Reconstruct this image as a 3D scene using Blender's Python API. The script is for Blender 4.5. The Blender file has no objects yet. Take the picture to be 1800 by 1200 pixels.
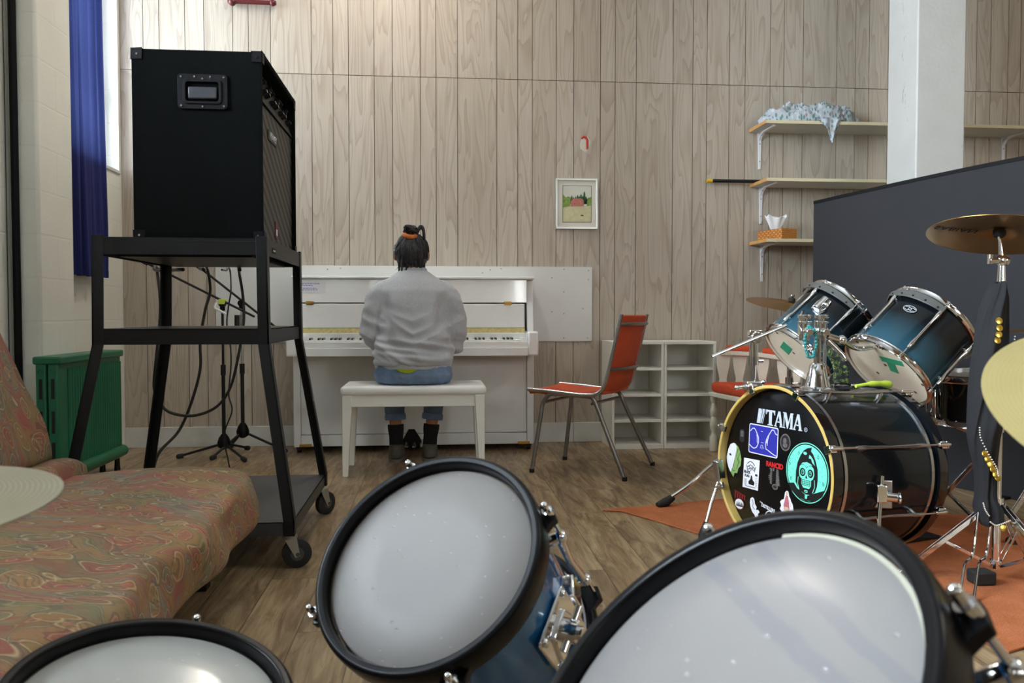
import bpy, bmesh, math, random
from mathutils import Vector as V, Matrix, Euler, noise as N3
R = math.radians
random.seed(7)
sc = bpy.context.scene
col = sc.collection
ORG = {}

# ------------------------------------------------------------------ helpers
def vperp(d):
    d = V(d).normalized()
    a = d.cross(V((0, 0, 1)))
    if a.length < 1e-3: a = d.cross(V((1, 0, 0)))
    a.normalize()
    return a, d.cross(a).normalized()

def frame(origin, z, x=None):
    """4x4 matrix: local z along z, local x as near to x as it goes."""
    z = V(z).normalized()
    if x is None: x, _ = vperp(z)
    x = V(x); x = (x - z * x.dot(z)).normalized()
    y = z.cross(x)
    m = Matrix((x, y, z)).transposed().to_4x4()
    m.translation = V(origin)
    return m

class MB:
    def __init__(s): s.v = []; s.f = []; s.m = []; s.T = None
    def add(s, vs, fs, mi=0):
        b = len(s.v)
        s.v += [(s.T @ V(v)) if s.T else V(v) for v in vs]
        s.f += [tuple(b + i for i in f) for f in fs]; s.m += [mi] * len(fs)
        return s
    def box(s, x0, y0, z0, x1, y1, z1, mi=0):
        return s.hexa([(x0,y0,z0),(x1,y0,z0),(x1,y1,z0),(x0,y1,z0),(x0,y0,z1),(x1,y0,z1),(x1,y1,z1),(x0,y1,z1)], mi)
    def hexa(s, p, mi=0):
        return s.add(p, [(0,3,2,1),(4,5,6,7),(0,1,5,4),(1,2,6,5),(2,3,7,6),(3,0,4,7)], mi)
    def bar(s, a, b, w, h, up=(0,0,1), mi=0, w2=None, h2=None):
        """rectangular bar from a to b: w across, h along up"""
        a, b = V(a), V(b); d = (b - a).normalized(); u = V(up); x = d.cross(u)
        if x.length < 1e-3: x = d.cross(V((0,1,0)))
        x.normalize(); u = x.cross(d)
        w2 = w if w2 is None else w2; h2 = h if h2 is None else h2
        p = []
        for c, ww, hh in ((a, w, h), (b, w2, h2)):
            p += [c - x*ww/2 - u*hh/2, c + x*ww/2 - u*hh/2, c + x*ww/2 + u*hh/2, c - x*ww/2 + u*hh/2]
        return s.add(p, [(0,1,2,3),(7,6,5,4),(1,0,4,5),(2,1,5,6),(3,2,6,7),(0,3,7,4)], mi)
    def tube(s, pts, r, n=10, closed=False, cap=True, mi=0, flat=None):
        pts = [V(p) for p in pts]; k = len(pts)
        rs = r if isinstance(r, (list, tuple)) else [r] * k
        vs, fs = [], []
        t0 = (pts[1] - pts[0]).normalized(); a, _ = vperp(t0)
        for i in range(k):
            if closed: t = (pts[(i+1) % k] - pts[i-1]).normalized()
            else: t = (pts[min(i+1, k-1)] - pts[max(i-1, 0)]).normalized()
            a = (a - t * a.dot(t));
            if a.length < 1e-4: a, _ = vperp(t)
            a.normalize(); b = t.cross(a)
            for j in range(n):
                th = 2*math.pi*j/n
                vs.append(pts[i] + rs[i] * (a*math.cos(th) + b*math.sin(th)))
        for i in range(k if closed else k-1):
            i2 = (i+1) % k
            for j in range(n):
                j2 = (j+1) % n
                fs.append((i*n+j, i*n+j2, i2*n+j2, i2*n+j))
        if cap and not closed:
            fs.append(tuple(range(n-1, -1, -1))); fs.append(tuple((k-1)*n + j for j in range(n)))
        return s.add(vs, fs, mi)
    def lathe(s, prof, n=32, M=None, mi=0, closed=False, a0=0, a1=2*math.pi, cap=True):
        """prof: (r, z) list; axis local z; closed joins last to first"""
        M = M or Matrix.Identity(4); k = len(prof); vs, fs = [], []
        full = abs(a1 - a0 - 2*math.pi) < 1e-6; nn = n if full else n + 1
        for r, z in prof:
            for j in range(nn):
                th = a0 + (a1-a0)*j/n
                vs.append(M @ V((r*math.cos(th), r*math.sin(th), z)))
        for i in range(k if closed else k-1):
            i2 = (i+1) % k
            for j in range(nn if full else n):
                j2 = (j+1) % nn
                fs.append((i*nn+j, i*nn+j2, i2*nn+j2, i2*nn+j))
        if cap and not closed and full:
            if prof[0][0] > 1e-6: fs.append(tuple(range(nn-1, -1, -1)))
            if prof[-1][0] > 1e-6: fs.append(tuple((k-1)*nn + j for j in range(nn)))
        return s.add(vs, fs, mi)
    def cyl(s, a, b, r, r2=None, n=16, mi=0):
        return s.tube([a, b], [r, r if r2 is None else r2], n, mi=mi)
    def prism(s, poly, d, M=None, mi=0, z0=0.0):
        """2D outline (x, y) pushed along local z by d"""
        M = M or Matrix.Identity(4); k = len(poly)
        vs = [M @ V((x, y, z0)) for x, y in poly] + [M @ V((x, y, z0 + d)) for x, y in poly]
        fs = [tuple(range(k-1, -1, -1)), tuple(range(k, 2*k))] + [(i, (i+1) % k, k + (i+1) % k, k + i) for i in range(k)]
        return s.add(vs, fs, mi)
    def ball(s, c, r, n=16, k=10, M=None, mi=0):
        rx, ry, rz = r if isinstance(r, (list, tuple)) else (r, r, r)
        M3 = M or Matrix.Identity(3); c = V(c); vs, fs = [], []
        vs.append(c + M3 @ V((0,0,-rz)))
        for i in range(1, k):
            ph = -math.pi/2 + math.pi*i/k
            for j in range(n):
                th = 2*math.pi*j/n
                vs.append(c + M3 @ V((rx*math.cos(ph)*math.cos(th), ry*math.cos(ph)*math.sin(th), rz*math.sin(ph))))
        vs.append(c + M3 @ V((0,0,rz))); top = len(vs)-1
        for j in range(n): fs.append((0, 1+(j+1) % n, 1+j))
        for i in range(k-2):
            for j in range(n):
                j2 = (j+1) % n
                fs.append((1+i*n+j, 1+i*n+j2, 1+(i+1)*n+j2, 1+(i+1)*n+j))
        b = 1+(k-2)*n
        for j in range(n): fs.append((b+j, b+(j+1) % n, top))
        return s.add(vs, fs, mi)
    def grid(s, fn, nu, nv, mi=0, wrap=False):
        vs = [fn(i/(nu if wrap else nu-1), j/(nv-1)) for j in range(nv) for i in range(nu)]; fs = []
        for j in range(nv-1):
            for i in range(nu if wrap else nu-1):
                i2 = (i+1) % nu
                fs.append((j*nu+i, j*nu+i2, (j+1)*nu+i2, (j+1)*nu+i))
        return s.add(vs, fs, mi)
    def build(s, name, mats, parent=None, bevel=0, local=False, angle=38, seg=2, fix=False, flat=False):
        vs = s.v
        if parent is not None:
            if not local:
                inv = ORG[parent.name].inverted(); vs = [inv @ v for v in vs]
            org = None
        else:
            xs = [v.x for v in vs]; ys = [v.y for v in vs]; zs = [v.z for v in vs]
            org = V(((min(xs)+max(xs))/2, (min(ys)+max(ys))/2, min(zs)))
            vs = [v - org for v in vs]
        me = bpy.data.meshes.new(name)
        me.from_pydata([tuple(v) for v in vs], [], s.f)
        for m in (mats if isinstance(mats, (list, tuple)) else [mats]): me.materials.append(m)
        me.polygons.foreach_set('material_index', s.m)
        bm = bmesh.new(); bm.from_mesh(me)
        bmesh.ops.remove_doubles(bm, verts=bm.verts, dist=1e-6)
        bmesh.ops.recalc_face_normals(bm, faces=bm.faces)
        bm.to_mesh(me); bm.free()
        if not flat:
            me.polygons.foreach_set('use_smooth', [True]*len(me.polygons))
            me.set_sharp_from_angle(angle=R(angle))
        o = bpy.data.objects.new(name, me); col.objects.link(o)
        if parent is not None:
            o.parent = parent; ORG[o.name] = ORG[parent.name].copy()
        else:
            o.location = org; ORG[o.name] = Matrix.Translation(org)
        if bevel:
            b = o.modifiers.new('edge', 'BEVEL'); b.width = bevel; b.segments = seg; b.limit_method = 'ANGLE'; b.angle_limit = R(40)
        return o

def tag(o, label, cat, group=None):
    o['label'] = label; o['category'] = cat
    if group: o['group'] = group
    return o

def thing(name, label, cat, loc=(0,0,0), group=None, M=None):
    o = bpy.data.objects.new(name, None); col.objects.link(o)
    o.empty_display_size = 0.05
    m = M.copy() if M is not None else Matrix.Translation(V(loc))
    o.location = m.to_translation(); o.rotation_euler = m.to_euler()
    ORG[o.name] = m
    return tag(o, label, cat, group)

def struct(name, mb, mats, parent=None, **k):
    o = mb.build(name, mats, parent, **k)
    if parent is None: o['kind'] = 'structure'
    return o

def kids(o): return [c for c in bpy.data.objects if c.parent == o]
def dup(o, loc=None, rotz=None, label=None, parent=None):
    c = o.copy(); col.objects.link(c)
    if parent is not None: c.parent = parent
    if loc is not None: c.location = loc
    if rotz is not None: c.rotation_euler.z = rotz
    if label: c['label'] = label
    for k in kids(o): dup(k, parent=c)
    return c

def mod(o, typ, **kw):
    m = o.modifiers.new(typ.lower(), typ)
    for k, v in kw.items(): setattr(m, k, v)
    return m

def bez(pts, n=8):
    """Catmull-Rom through pts"""
    P = [V(p) for p in pts]; P = [P[0]*2 - P[1]] + P + [P[-1]*2 - P[-2]]; out = []
    for i in range(1, len(P)-2):
        for j in range(n):
            t = j/n; a, b, c, d = P[i-1], P[i], P[i+1], P[i+2]
            out.append(0.5*((2*b) + (c-a)*t + (2*a-5*b+4*c-d)*t*t + (3*b-a-3*c+d)*t**3))
    out.append(P[-2]); return out

def lines(text, size, mat, name, parent, M, depth=0.0004, shear=0.0, sx=1.0, align='CENTER', font_off=0.0):
    """flat lettering as a mesh, parent-local matrix M (text in its xy plane)"""
    cu = bpy.data.curves.new(name, 'FONT'); cu.body = text; cu.size = size; cu.align_x = align; cu.align_y = 'CENTER'
    cu.extrude = depth; cu.shear = shear; cu.offset = font_off; cu.resolution_u = 3
    t = bpy.data.objects.new(name + '_tmp', cu); col.objects.link(t)
    bpy.context.view_layer.update()
    me = bpy.data.meshes.new_from_object(t.evaluated_get(bpy.context.evaluated_depsgraph_get()))
    bpy.data.objects.remove(t); bpy.data.curves.remove(cu)
    me.name = name
    me.transform(M @ Matrix.Diagonal((sx, 1, 1, 1)))
    me.materials.clear(); me.materials.append(mat)
    o = bpy.data.objects.new(name, me); col.objects.link(o)
    o.parent = parent; ORG[o.name] = ORG[parent.name].copy()
    return o

# ------------------------------------------------------------------ materials
class NT:
    def __init__(s, name):
        s.mat = bpy.data.materials.new(name); s.mat.use_nodes = True
        s.t = s.mat.node_tree; s.bsdf = s.t.nodes['Principled BSDF']; s.out = s.t.nodes['Material Output']
        s._co = None
    def n(s, typ, **kw):
        nd = s.t.nodes.new(typ)
        for k, v in kw.items():
            if k.startswith('i_'):
                key = k[2:].replace('_', ' ')
                nd.inputs[int(key) if key.isdigit() else key].default_value = v
            else: setattr(nd, k, v)
        return nd
    def l(s, a, b): s.t.links.new(a, b); return s
    def co(s, scale=(1,1,1), rot=(0,0,0), src='Object', loc=(0,0,0)):
        if s._co is None: s._co = s.n('ShaderNodeTexCoord')
        m = s.n('ShaderNodeMapping'); m.inputs['Scale'].default_value = scale; m.inputs['Rotation'].default_value = rot
        m.inputs['Location'].default_value = loc
        s.l(s._co.outputs[src], m.inputs['Vector']); return m.outputs[0]
    def noise(s, vec, scale, detail=4, rough=.55, dist=0):
        nd = s.n('ShaderNodeTexNoise'); nd.inputs['Scale'].default_value = scale; nd.inputs['Detail'].default_value = detail
        nd.inputs['Roughness'].default_value = rough; nd.inputs['Distortion'].default_value = dist
        s.l(vec, nd.inputs['Vector']); return nd
    def ramp(s, fac, stops, interp='LINEAR'):
        r = s.n('ShaderNodeValToRGB'); e = r.color_ramp; e.interpolation = interp
        while len(e.elements) < len(stops): e.elements.new(.5)
        for el, (p, c) in zip(e.elements, stops):
            el.position = p; el.color = (*c, 1) if not isinstance(c, (int, float)) else (c, c, c, 1)
        s.l(fac, r.inputs['Fac']); return r.outputs['Color']
    def mix(s, fac, a, b, blend='MIX'):
        m = s.n('ShaderNodeMix', data_type='RGBA', blend_type=blend)
        if isinstance(fac, (int, float)): m.inputs[0].default_value = fac
        else: s.l(fac, m.inputs[0])
        for sock, v in ((m.inputs[6], a), (m.inputs[7], b)):
            if isinstance(v, tuple): sock.default_value = (*v, 1)
            else: s.l(v, sock)
        return m.outputs[2]
    def math(s, op, a, b=None, c=None):
        m = s.n('ShaderNodeMath', operation=op)
        for i, v in enumerate((a, b, c)):
            if v is None: continue
            if isinstance(v, (int, float)): m.inputs[i].default_value = v
            else: s.l(v, m.inputs[i])
        return m.outputs[0]
    def bump(s, h, strength=.3, dist=.01, normal=None):
        b = s.n('ShaderNodeBump'); b.inputs['Strength'].default_value = strength; b.inputs['Distance'].default_value = dist
        s.l(h, b.inputs['Height'])
        if normal is not None: s.l(normal, b.inputs['Normal'])
        s.l(b.outputs[0], s.bsdf.inputs['Normal']); return b.outputs[0]
    def set(s, **kw):
        for k, v in kw.items():
            i = s.bsdf.inputs[k.replace('_', ' ')]
            if isinstance(v, bpy.types.NodeSocket): s.l(v, i)
            elif isinstance(v, tuple) and len(v) == 3: i.default_value = (*v, 1)
            else: i.default_value = v
        return s

def srgb(r, g, b):
    f = lambda c: (c/255/12.92) if c/255 <= .04045 else ((c/255+.055)/1.055)**2.4
    return (f(r), f(g), f(b))

def simple(name, c, rough=.5, metal=0., bump=0., bscale=60., var=0., vscale=8., coat=0., spec=None):
    m = NT(name); m.set(Roughness=rough, Metallic=metal)
    if coat: m.set(Coat_Weight=coat, Coat_Roughness=.05)
    if spec is not None: m.bsdf.inputs['Specular IOR Level'].default_value = spec
    vec = m.co()
    if var:
        nz = m.noise(vec, vscale, 5)
        lo = tuple(x*(1-var) for x in c); hi = tuple(min(1, x*(1+var)) for x in c)
        m.set(Base_Color=m.ramp(nz.outputs['Fac'], [(.3, lo), (.7, hi)]))
    else: m.set(Base_Color=c)
    if bump:
        nb = m.noise(vec, bscale, 4); m.bump(nb.outputs['Fac'], bump, .004)
    return m.mat

MAT = {}
STREAKS = [((.131,-.089),(-.064,-.063),.009), ((.095,-.125),(-.101,-.089),.007)]
def mk(key, *a, **k): MAT[key] = simple(key, *a, **k); return MAT[key]
mk('white_lacquer', srgb(240,241,239), .12, coat=.6, var=.02)
mk('white_paint', srgb(233,232,224), .42, var=.04, vscale=5, bump=.05)
mk('cream_paint', srgb(214,210,192), .4, var=.06, vscale=7)
mk('trim_white', srgb(205,205,200), .45, var=.05)
mk('white_vinyl', srgb(238,239,238), .3, bump=.04, bscale=300)
mk('key_white', srgb(232,231,224), .2, var=.01)
mk('key_black', (.006,.006,.007), .25)
mk('brass', srgb(190,150,70), .3, 1.0, var=.1, vscale=30)
mk('gold_felt', srgb(186,172,112), .6, var=.25, vscale=60)
mk('chrome', (.82,.83,.85), .09, 1.0)
mk('chrome_dull', (.55,.56,.58), .25, 1.0, var=.08, vscale=40)
mk('steel_grey', srgb(150,148,146), .3, .9, var=.12, vscale=30)
mk('black_metal', (.006,.006,.007), .40, var=.2, vscale=20, bump=.05, bscale=200, spec=.3)
mk('black_plastic', (.004,.004,.005), .5, spec=.15)
mk('black_hoop', (.003,.003,.004), .30, spec=.22)
mk('black_rubber', (.010,.010,.010), .7, bump=.1, bscale=120)
mk('black_lacquer', (.005,.006,.008), .08, coat=.6)
mk('dark_grey', srgb(62,62,62), .5, var=.1)
mk('wheel_hub', srgb(150,146,136), .45, .5)
mk('green_enamel', srgb(22,104,70), .38, var=.08, vscale=6, bump=.06, bscale=40)
mk('dark_gap', (.01,.012,.01), .8)
mk('blue_paint', srgb(42,44,150), .45)
mk('sticker_white', srgb(222,220,226), .5)
mk('sticker_teal', srgb(112,218,190), .45)
mk('sticker_black', (.006,.006,.007), .45)
mk('sticker_red', srgb(190,32,30), .5)
mk('sticker_dark_red', srgb(110,24,24), .5)
mk('sticker_green', srgb(128,160,92), .5)
mk('sticker_grey', srgb(96,88,84), .5, var=.4, vscale=120)
mk('sticker_faint', srgb(30,30,34), .5, var=.3, vscale=90)
mk('sticker_pink', srgb(178,96,112), .5, var=.2, vscale=90)
mk('sticker_tan', srgb(200,176,140), .5)
mk('silver_letters', srgb(205,212,220), .3, .2, var=.08, vscale=50)
mk('green_tape', srgb(50,150,110), .6, var=.06, vscale=40)
mk('turquoise', srgb(40,128,128), .35, var=.25, vscale=90)
mk('hoop_wood', srgb(198,168,92), .38, var=.12, vscale=14)
mk('bare_wood', srgb(196,140,72), .5, var=.15, vscale=30)
mk('orange_vinyl', srgb(200,76,32), .6, bump=.08, bscale=260, var=.06, vscale=12)
mk('red_cloth', srgb(198,70,30), .8, bump=.2, bscale=400, var=.1, vscale=30)
mk('wire', (.01,.01,.011), .45)
mk('skin', srgb(168,112,86), .5, var=.08, vscale=20, bump=.05, bscale=200)
mk('sock', (.006,.006,.007), .9, bump=.3, bscale=500)
mk('shoe', srgb(88,82,74), .8, var=.2, vscale=60, bump=.3, bscale=150)
mk('shoe_sole', srgb(120,114,104), .7, var=.1)
mk('scrunchie', srgb(206,112,52), .7, var=.15, vscale=60)
mk('lime_shirt', srgb(158,170,36), .8, bump=.1, bscale=300)
mk('gold_coin', srgb(214,180,84), .25, 1.0, var=.1, vscale=60)
mk('bead_white', srgb(210,205,190), .3)
mk('purple_ink', srgb(110,116,190), .6)
mk('frame_silver', srgb(196,196,190), .35, .8, var=.06)
mk('mat_board', srgb(226,223,212), .7, var=.02)
mk('paint_sky', srgb(216,217,206), .7, var=.05, vscale=20)
mk('paint_field', srgb(206,200,160), .7, var=.12, vscale=30)
mk('paint_tree', srgb(52,92,58), .7, var=.35, vscale=90)
mk('paint_bush', srgb(128,158,74), .7, var=.35, vscale=110)
mk('paint_barn', srgb(190,120,106), .7, var=.2, vscale=90)
mk('tissue', srgb(238,238,240), .8)
mk('yellow_tip', srgb(214,176,40), .5)
mk('shelf_white', srgb(206,203,192), .5, var=.04)
mk('shelf_edge', srgb(205,152,88), .5, var=.1, vscale=40)
mk('bracket', srgb(228,228,232), .4)
mk('brown_board', srgb(150,132,108), .6, var=.1, vscale=3)
mk('plaster_ceiling', srgb(200,198,192), .9, bump=.1, bscale=30)
mk('maroon', srgb(90,22,26), .5)
mk('reso_film', srgb(226,212,188), .35, var=.05, vscale=12)
mk('lime_band', srgb(190,214,70), .6)
mk('scrap_red', srgb(190,52,30), .6, var=.2, vscale=40)

# wood panelling of the far wall, each board its own grain
def panel_mat():
    m = NT('limed_wood_panelling')
    geo = m.n('ShaderNodeNewGeometry'); tc = m.n('ShaderNodeTexCoord')
    rnd = geo.outputs['Random Per Island']
    off = m.n('ShaderNodeVectorMath', operation='SCALE'); cmb = m.n('ShaderNodeCombineXYZ', i_0=37., i_1=11., i_2=53.)
    m.l(cmb.outputs[0], off.inputs[0]); m.l(rnd, off.inputs['Scale'])
    add = m.n('ShaderNodeVectorMath', operation='ADD'); m.l(tc.outputs['Object'], add.inputs[0]); m.l(off.outputs[0], add.inputs[1])
    def mp(sc_):
        q = m.n('ShaderNodeMapping'); q.inputs['Scale'].default_value = sc_; m.l(add.outputs[0], q.inputs['Vector']); return q.outputs[0]
    big = m.noise(mp((7, 1, .85)), 1.0, 2, .5, .5)           # long cathedral figure
    rings = m.math('FRACT', m.math('MULTIPLY', big.outputs['Fac'], 11.))
    ringc = m.ramp(rings, [(0, .0), (.06, 1.), (.16, .75), (.5, .12), (1, 0.)])
    fine = m.noise(mp((160, 1, 3.)), 1.0, 3, .6)
    finec = m.ramp(fine.outputs['Fac'], [(.38, 1.), (.62, 0.)])
    tone = m.noise(mp((3, 1, .6)), 1.0, 3, .5)
    base = m.ramp(tone.outputs['Fac'], [(.3, srgb(184,173,158)), (.7, srgb(196,186,172))])
    c1 = m.mix(m.math('MULTIPLY', ringc, .46), base, srgb(146,126,106))
    c2 = m.mix(m.math('MULTIPLY', finec, .24), c1, srgb(152,134,114))
    hue = m.n('ShaderNodeHueSaturation'); m.l(c2, hue.inputs['Color']); m.l(m.math('MULTIPLY_ADD', rnd, .10, .93), hue.inputs['Value'])
    m.set(Base_Color=hue.outputs[0], Roughness=.5)
    m.bump(finec, .06, .002)
    return m.mat
MAT['panel'] = panel_mat()
mk('panel_groove', srgb(84,70,56), .8)

def floor_mat():
    m = NT('vinyl_plank_floor'); vec = m.co(rot=(0, 0, R(90)))
    br = m.n('ShaderNodeTexBrick', offset=.37); m.l(vec, br.inputs['Vector'])
    for k, v in (('Scale', 1.), ('Brick Width', 1.22), ('Row Height', .152), ('Mortar Size', .0012), ('Mortar Smooth', .1), ('Bias', 0.)): br.inputs[k].default_value = v
    br.inputs['Color1'].default_value = (0,0,0,1); br.inputs['Color2'].default_value = (1,1,1,1); br.inputs['Mortar'].default_value = (.5,.5,.5,1)
    sep = m.n('ShaderNodeSeparateColor'); m.l(br.outputs['Color'], sep.inputs[0]); rnd = sep.outputs[0]
    sh = m.n('ShaderNodeVectorMath', operation='SCALE'); cm = m.n('ShaderNodeCombineXYZ', i_0=17., i_1=9., i_2=3.); m.l(cm.outputs[0], sh.inputs[0]); m.l(rnd, sh.inputs['Scale'])
    ad = m.n('ShaderNodeVectorMath', operation='ADD'); m.l(vec, ad.inputs[0]); m.l(sh.outputs[0], ad.inputs[1])
    def mp(s_):
        q = m.n('ShaderNodeMapping'); q.inputs['Scale'].default_value = s_; m.l(ad.outputs[0], q.inputs['Vector']); return q.outputs[0]
    g1 = m.noise(mp((1.6, 11, 1)), 1.6, 6, .62, 1.4)
    g2 = m.noise(mp((5, 120, 1)), 1., 3, .6)
    g3 = m.noise(mp((3.2, 16, 1)), 1., 4, .7, 2.2)
    base = m.ramp(g1.outputs['Fac'], [(.25, srgb(78,62,44)), (.42, srgb(122,101,75)), (.56, srgb(152,131,102)), (.75, srgb(172,153,124))])
    c = m.mix(m.ramp(g3.outputs['Fac'], [(.28, .8), (.42, 0.)]), base, srgb(72,57,42))
    c = m.mix(m.math('MULTIPLY', m.ramp(g2.outputs['Fac'], [(.4, 1.), (.6, 0.)]), .3), c, srgb(92,76,56))
    hue = m.n('ShaderNodeHueSaturation'); m.l(c, hue.inputs['Color']); m.l(m.math('MULTIPLY_ADD', rnd, .34, .92), hue.inputs['Value'])
    hue.inputs['Saturation'].default_value = 1.04
    c = m.mix(br.outputs['Fac'], hue.outputs[0], srgb(52,42,32))
    m.set(Base_Color=c, Roughness=m.ramp(g1.outputs['Fac'], [(.3, .40), (.7, .30)]))
    m.bump(g2.outputs['Fac'], .06, .002)
    return m.mat
MAT['floor'] = floor_mat()

def block_mat():
    m = NT('painted_block_wall'); vec = m.co(rot=(R(90), 0, R(90)))
    br = m.n('ShaderNodeTexBrick'); tc = m.n('ShaderNodeTexCoord'); sp = m.n('ShaderNodeSeparateXYZ'); m.l(tc.outputs['Object'], sp.inputs[0])
    cb = m.n('ShaderNodeCombineXYZ'); m.l(sp.outputs[1], cb.inputs[0]); m.l(sp.outputs[2], cb.inputs[1]); m.l(cb.outputs[0], br.inputs['Vector'])
    for k, v in (('Scale', 1.), ('Brick Width', .4), ('Row Height', .2), ('Mortar Size', .006), ('Mortar Smooth', .6)): br.inputs[k].default_value = v
    nz = m.noise(m.co(), 3, 5); pt = m.noise(m.co(), 70, 4, .7); pit = m.n('ShaderNodeTexVoronoi'); pit.inputs['Scale'].default_value = 55; m.l(m.co(), pit.inputs['Vector'])
    base = m.ramp(nz.outputs['Fac'], [(.3, srgb(222,221,210)), (.7, srgb(230,229,220))])
    c = m.mix(m.math('MULTIPLY', br.outputs['Fac'], .05), base, srgb(170,166,150))
    pf = m.ramp(pit.outputs['Distance'], [(.0, 1.), (.10, 0.)])
    gate = m.ramp(m.noise(m.co(), 5, 2).outputs['Fac'], [(.58, 0.), (.66, 1.)])
    c = m.mix(m.math('MULTIPLY', m.math('MULTIPLY', pf, gate), .6), c, srgb(120,112,98))
    m.set(Base_Color=c, Roughness=.55)
    h = m.math('SUBTRACT', m.math('MULTIPLY', pt.outputs['Fac'], .35), m.math('MULTIPLY', br.outputs['Fac'], .25))
    m.bump(h, .5, .006); return m.mat
MAT['block'] = block_mat()
def concrete_mat():
    m = NT('painted_concrete'); v = m.co()
    nz = m.noise(v, 4, 5); pt = m.noise(v, 45, 5, .7)
    sp = m.noise(m.co((1, 1, .25)), 60, 2, .5)
    gate = m.ramp(m.noise(m.co((6, 6, .6)), 1., 2).outputs['Fac'], [(.56, 0.), (.64, 1.)])
    pit = m.math('MULTIPLY', m.ramp(sp.outputs['Fac'], [(.66, 0.), (.71, 1.)]), gate)
    c = m.mix(m.math('MULTIPLY', pit, .7), m.ramp(nz.outputs['Fac'], [(.3, srgb(184,182,177)), (.7, srgb(192,190,186))]), srgb(110,102,92))
    m.set(Base_Color=c, Roughness=.5); m.bump(m.math('SUBTRACT', pt.outputs['Fac'], pit), .35, .005); return m.mat
MAT['concrete'] = concrete_mat()

def curtain_mat():
    m = NT('blue_curtain'); wv = m.noise(m.co((1, 60, 400)), 1., 2)
    c = m.ramp(wv.outputs['Fac'], [(.3, srgb(22,28,86)), (.7, srgb(30,38,108))])
    m.set(Base_Color=c, Roughness=.85)
    tr = m.n('ShaderNodeBsdfTranslucent'); tr.inputs['Color'].default_value = (*srgb(70,84,138), 1)
    mx = m.n('ShaderNodeMixShader'); mx.inputs[0].default_value = .11
    m.l(m.bsdf.outputs[0], mx.inputs[1]); m.l(tr.outputs[0], mx.inputs[2]); m.l(mx.outputs[0], m.out.inputs['Surface'])
    return m.mat
MAT['curtain'] = curtain_mat()

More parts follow.
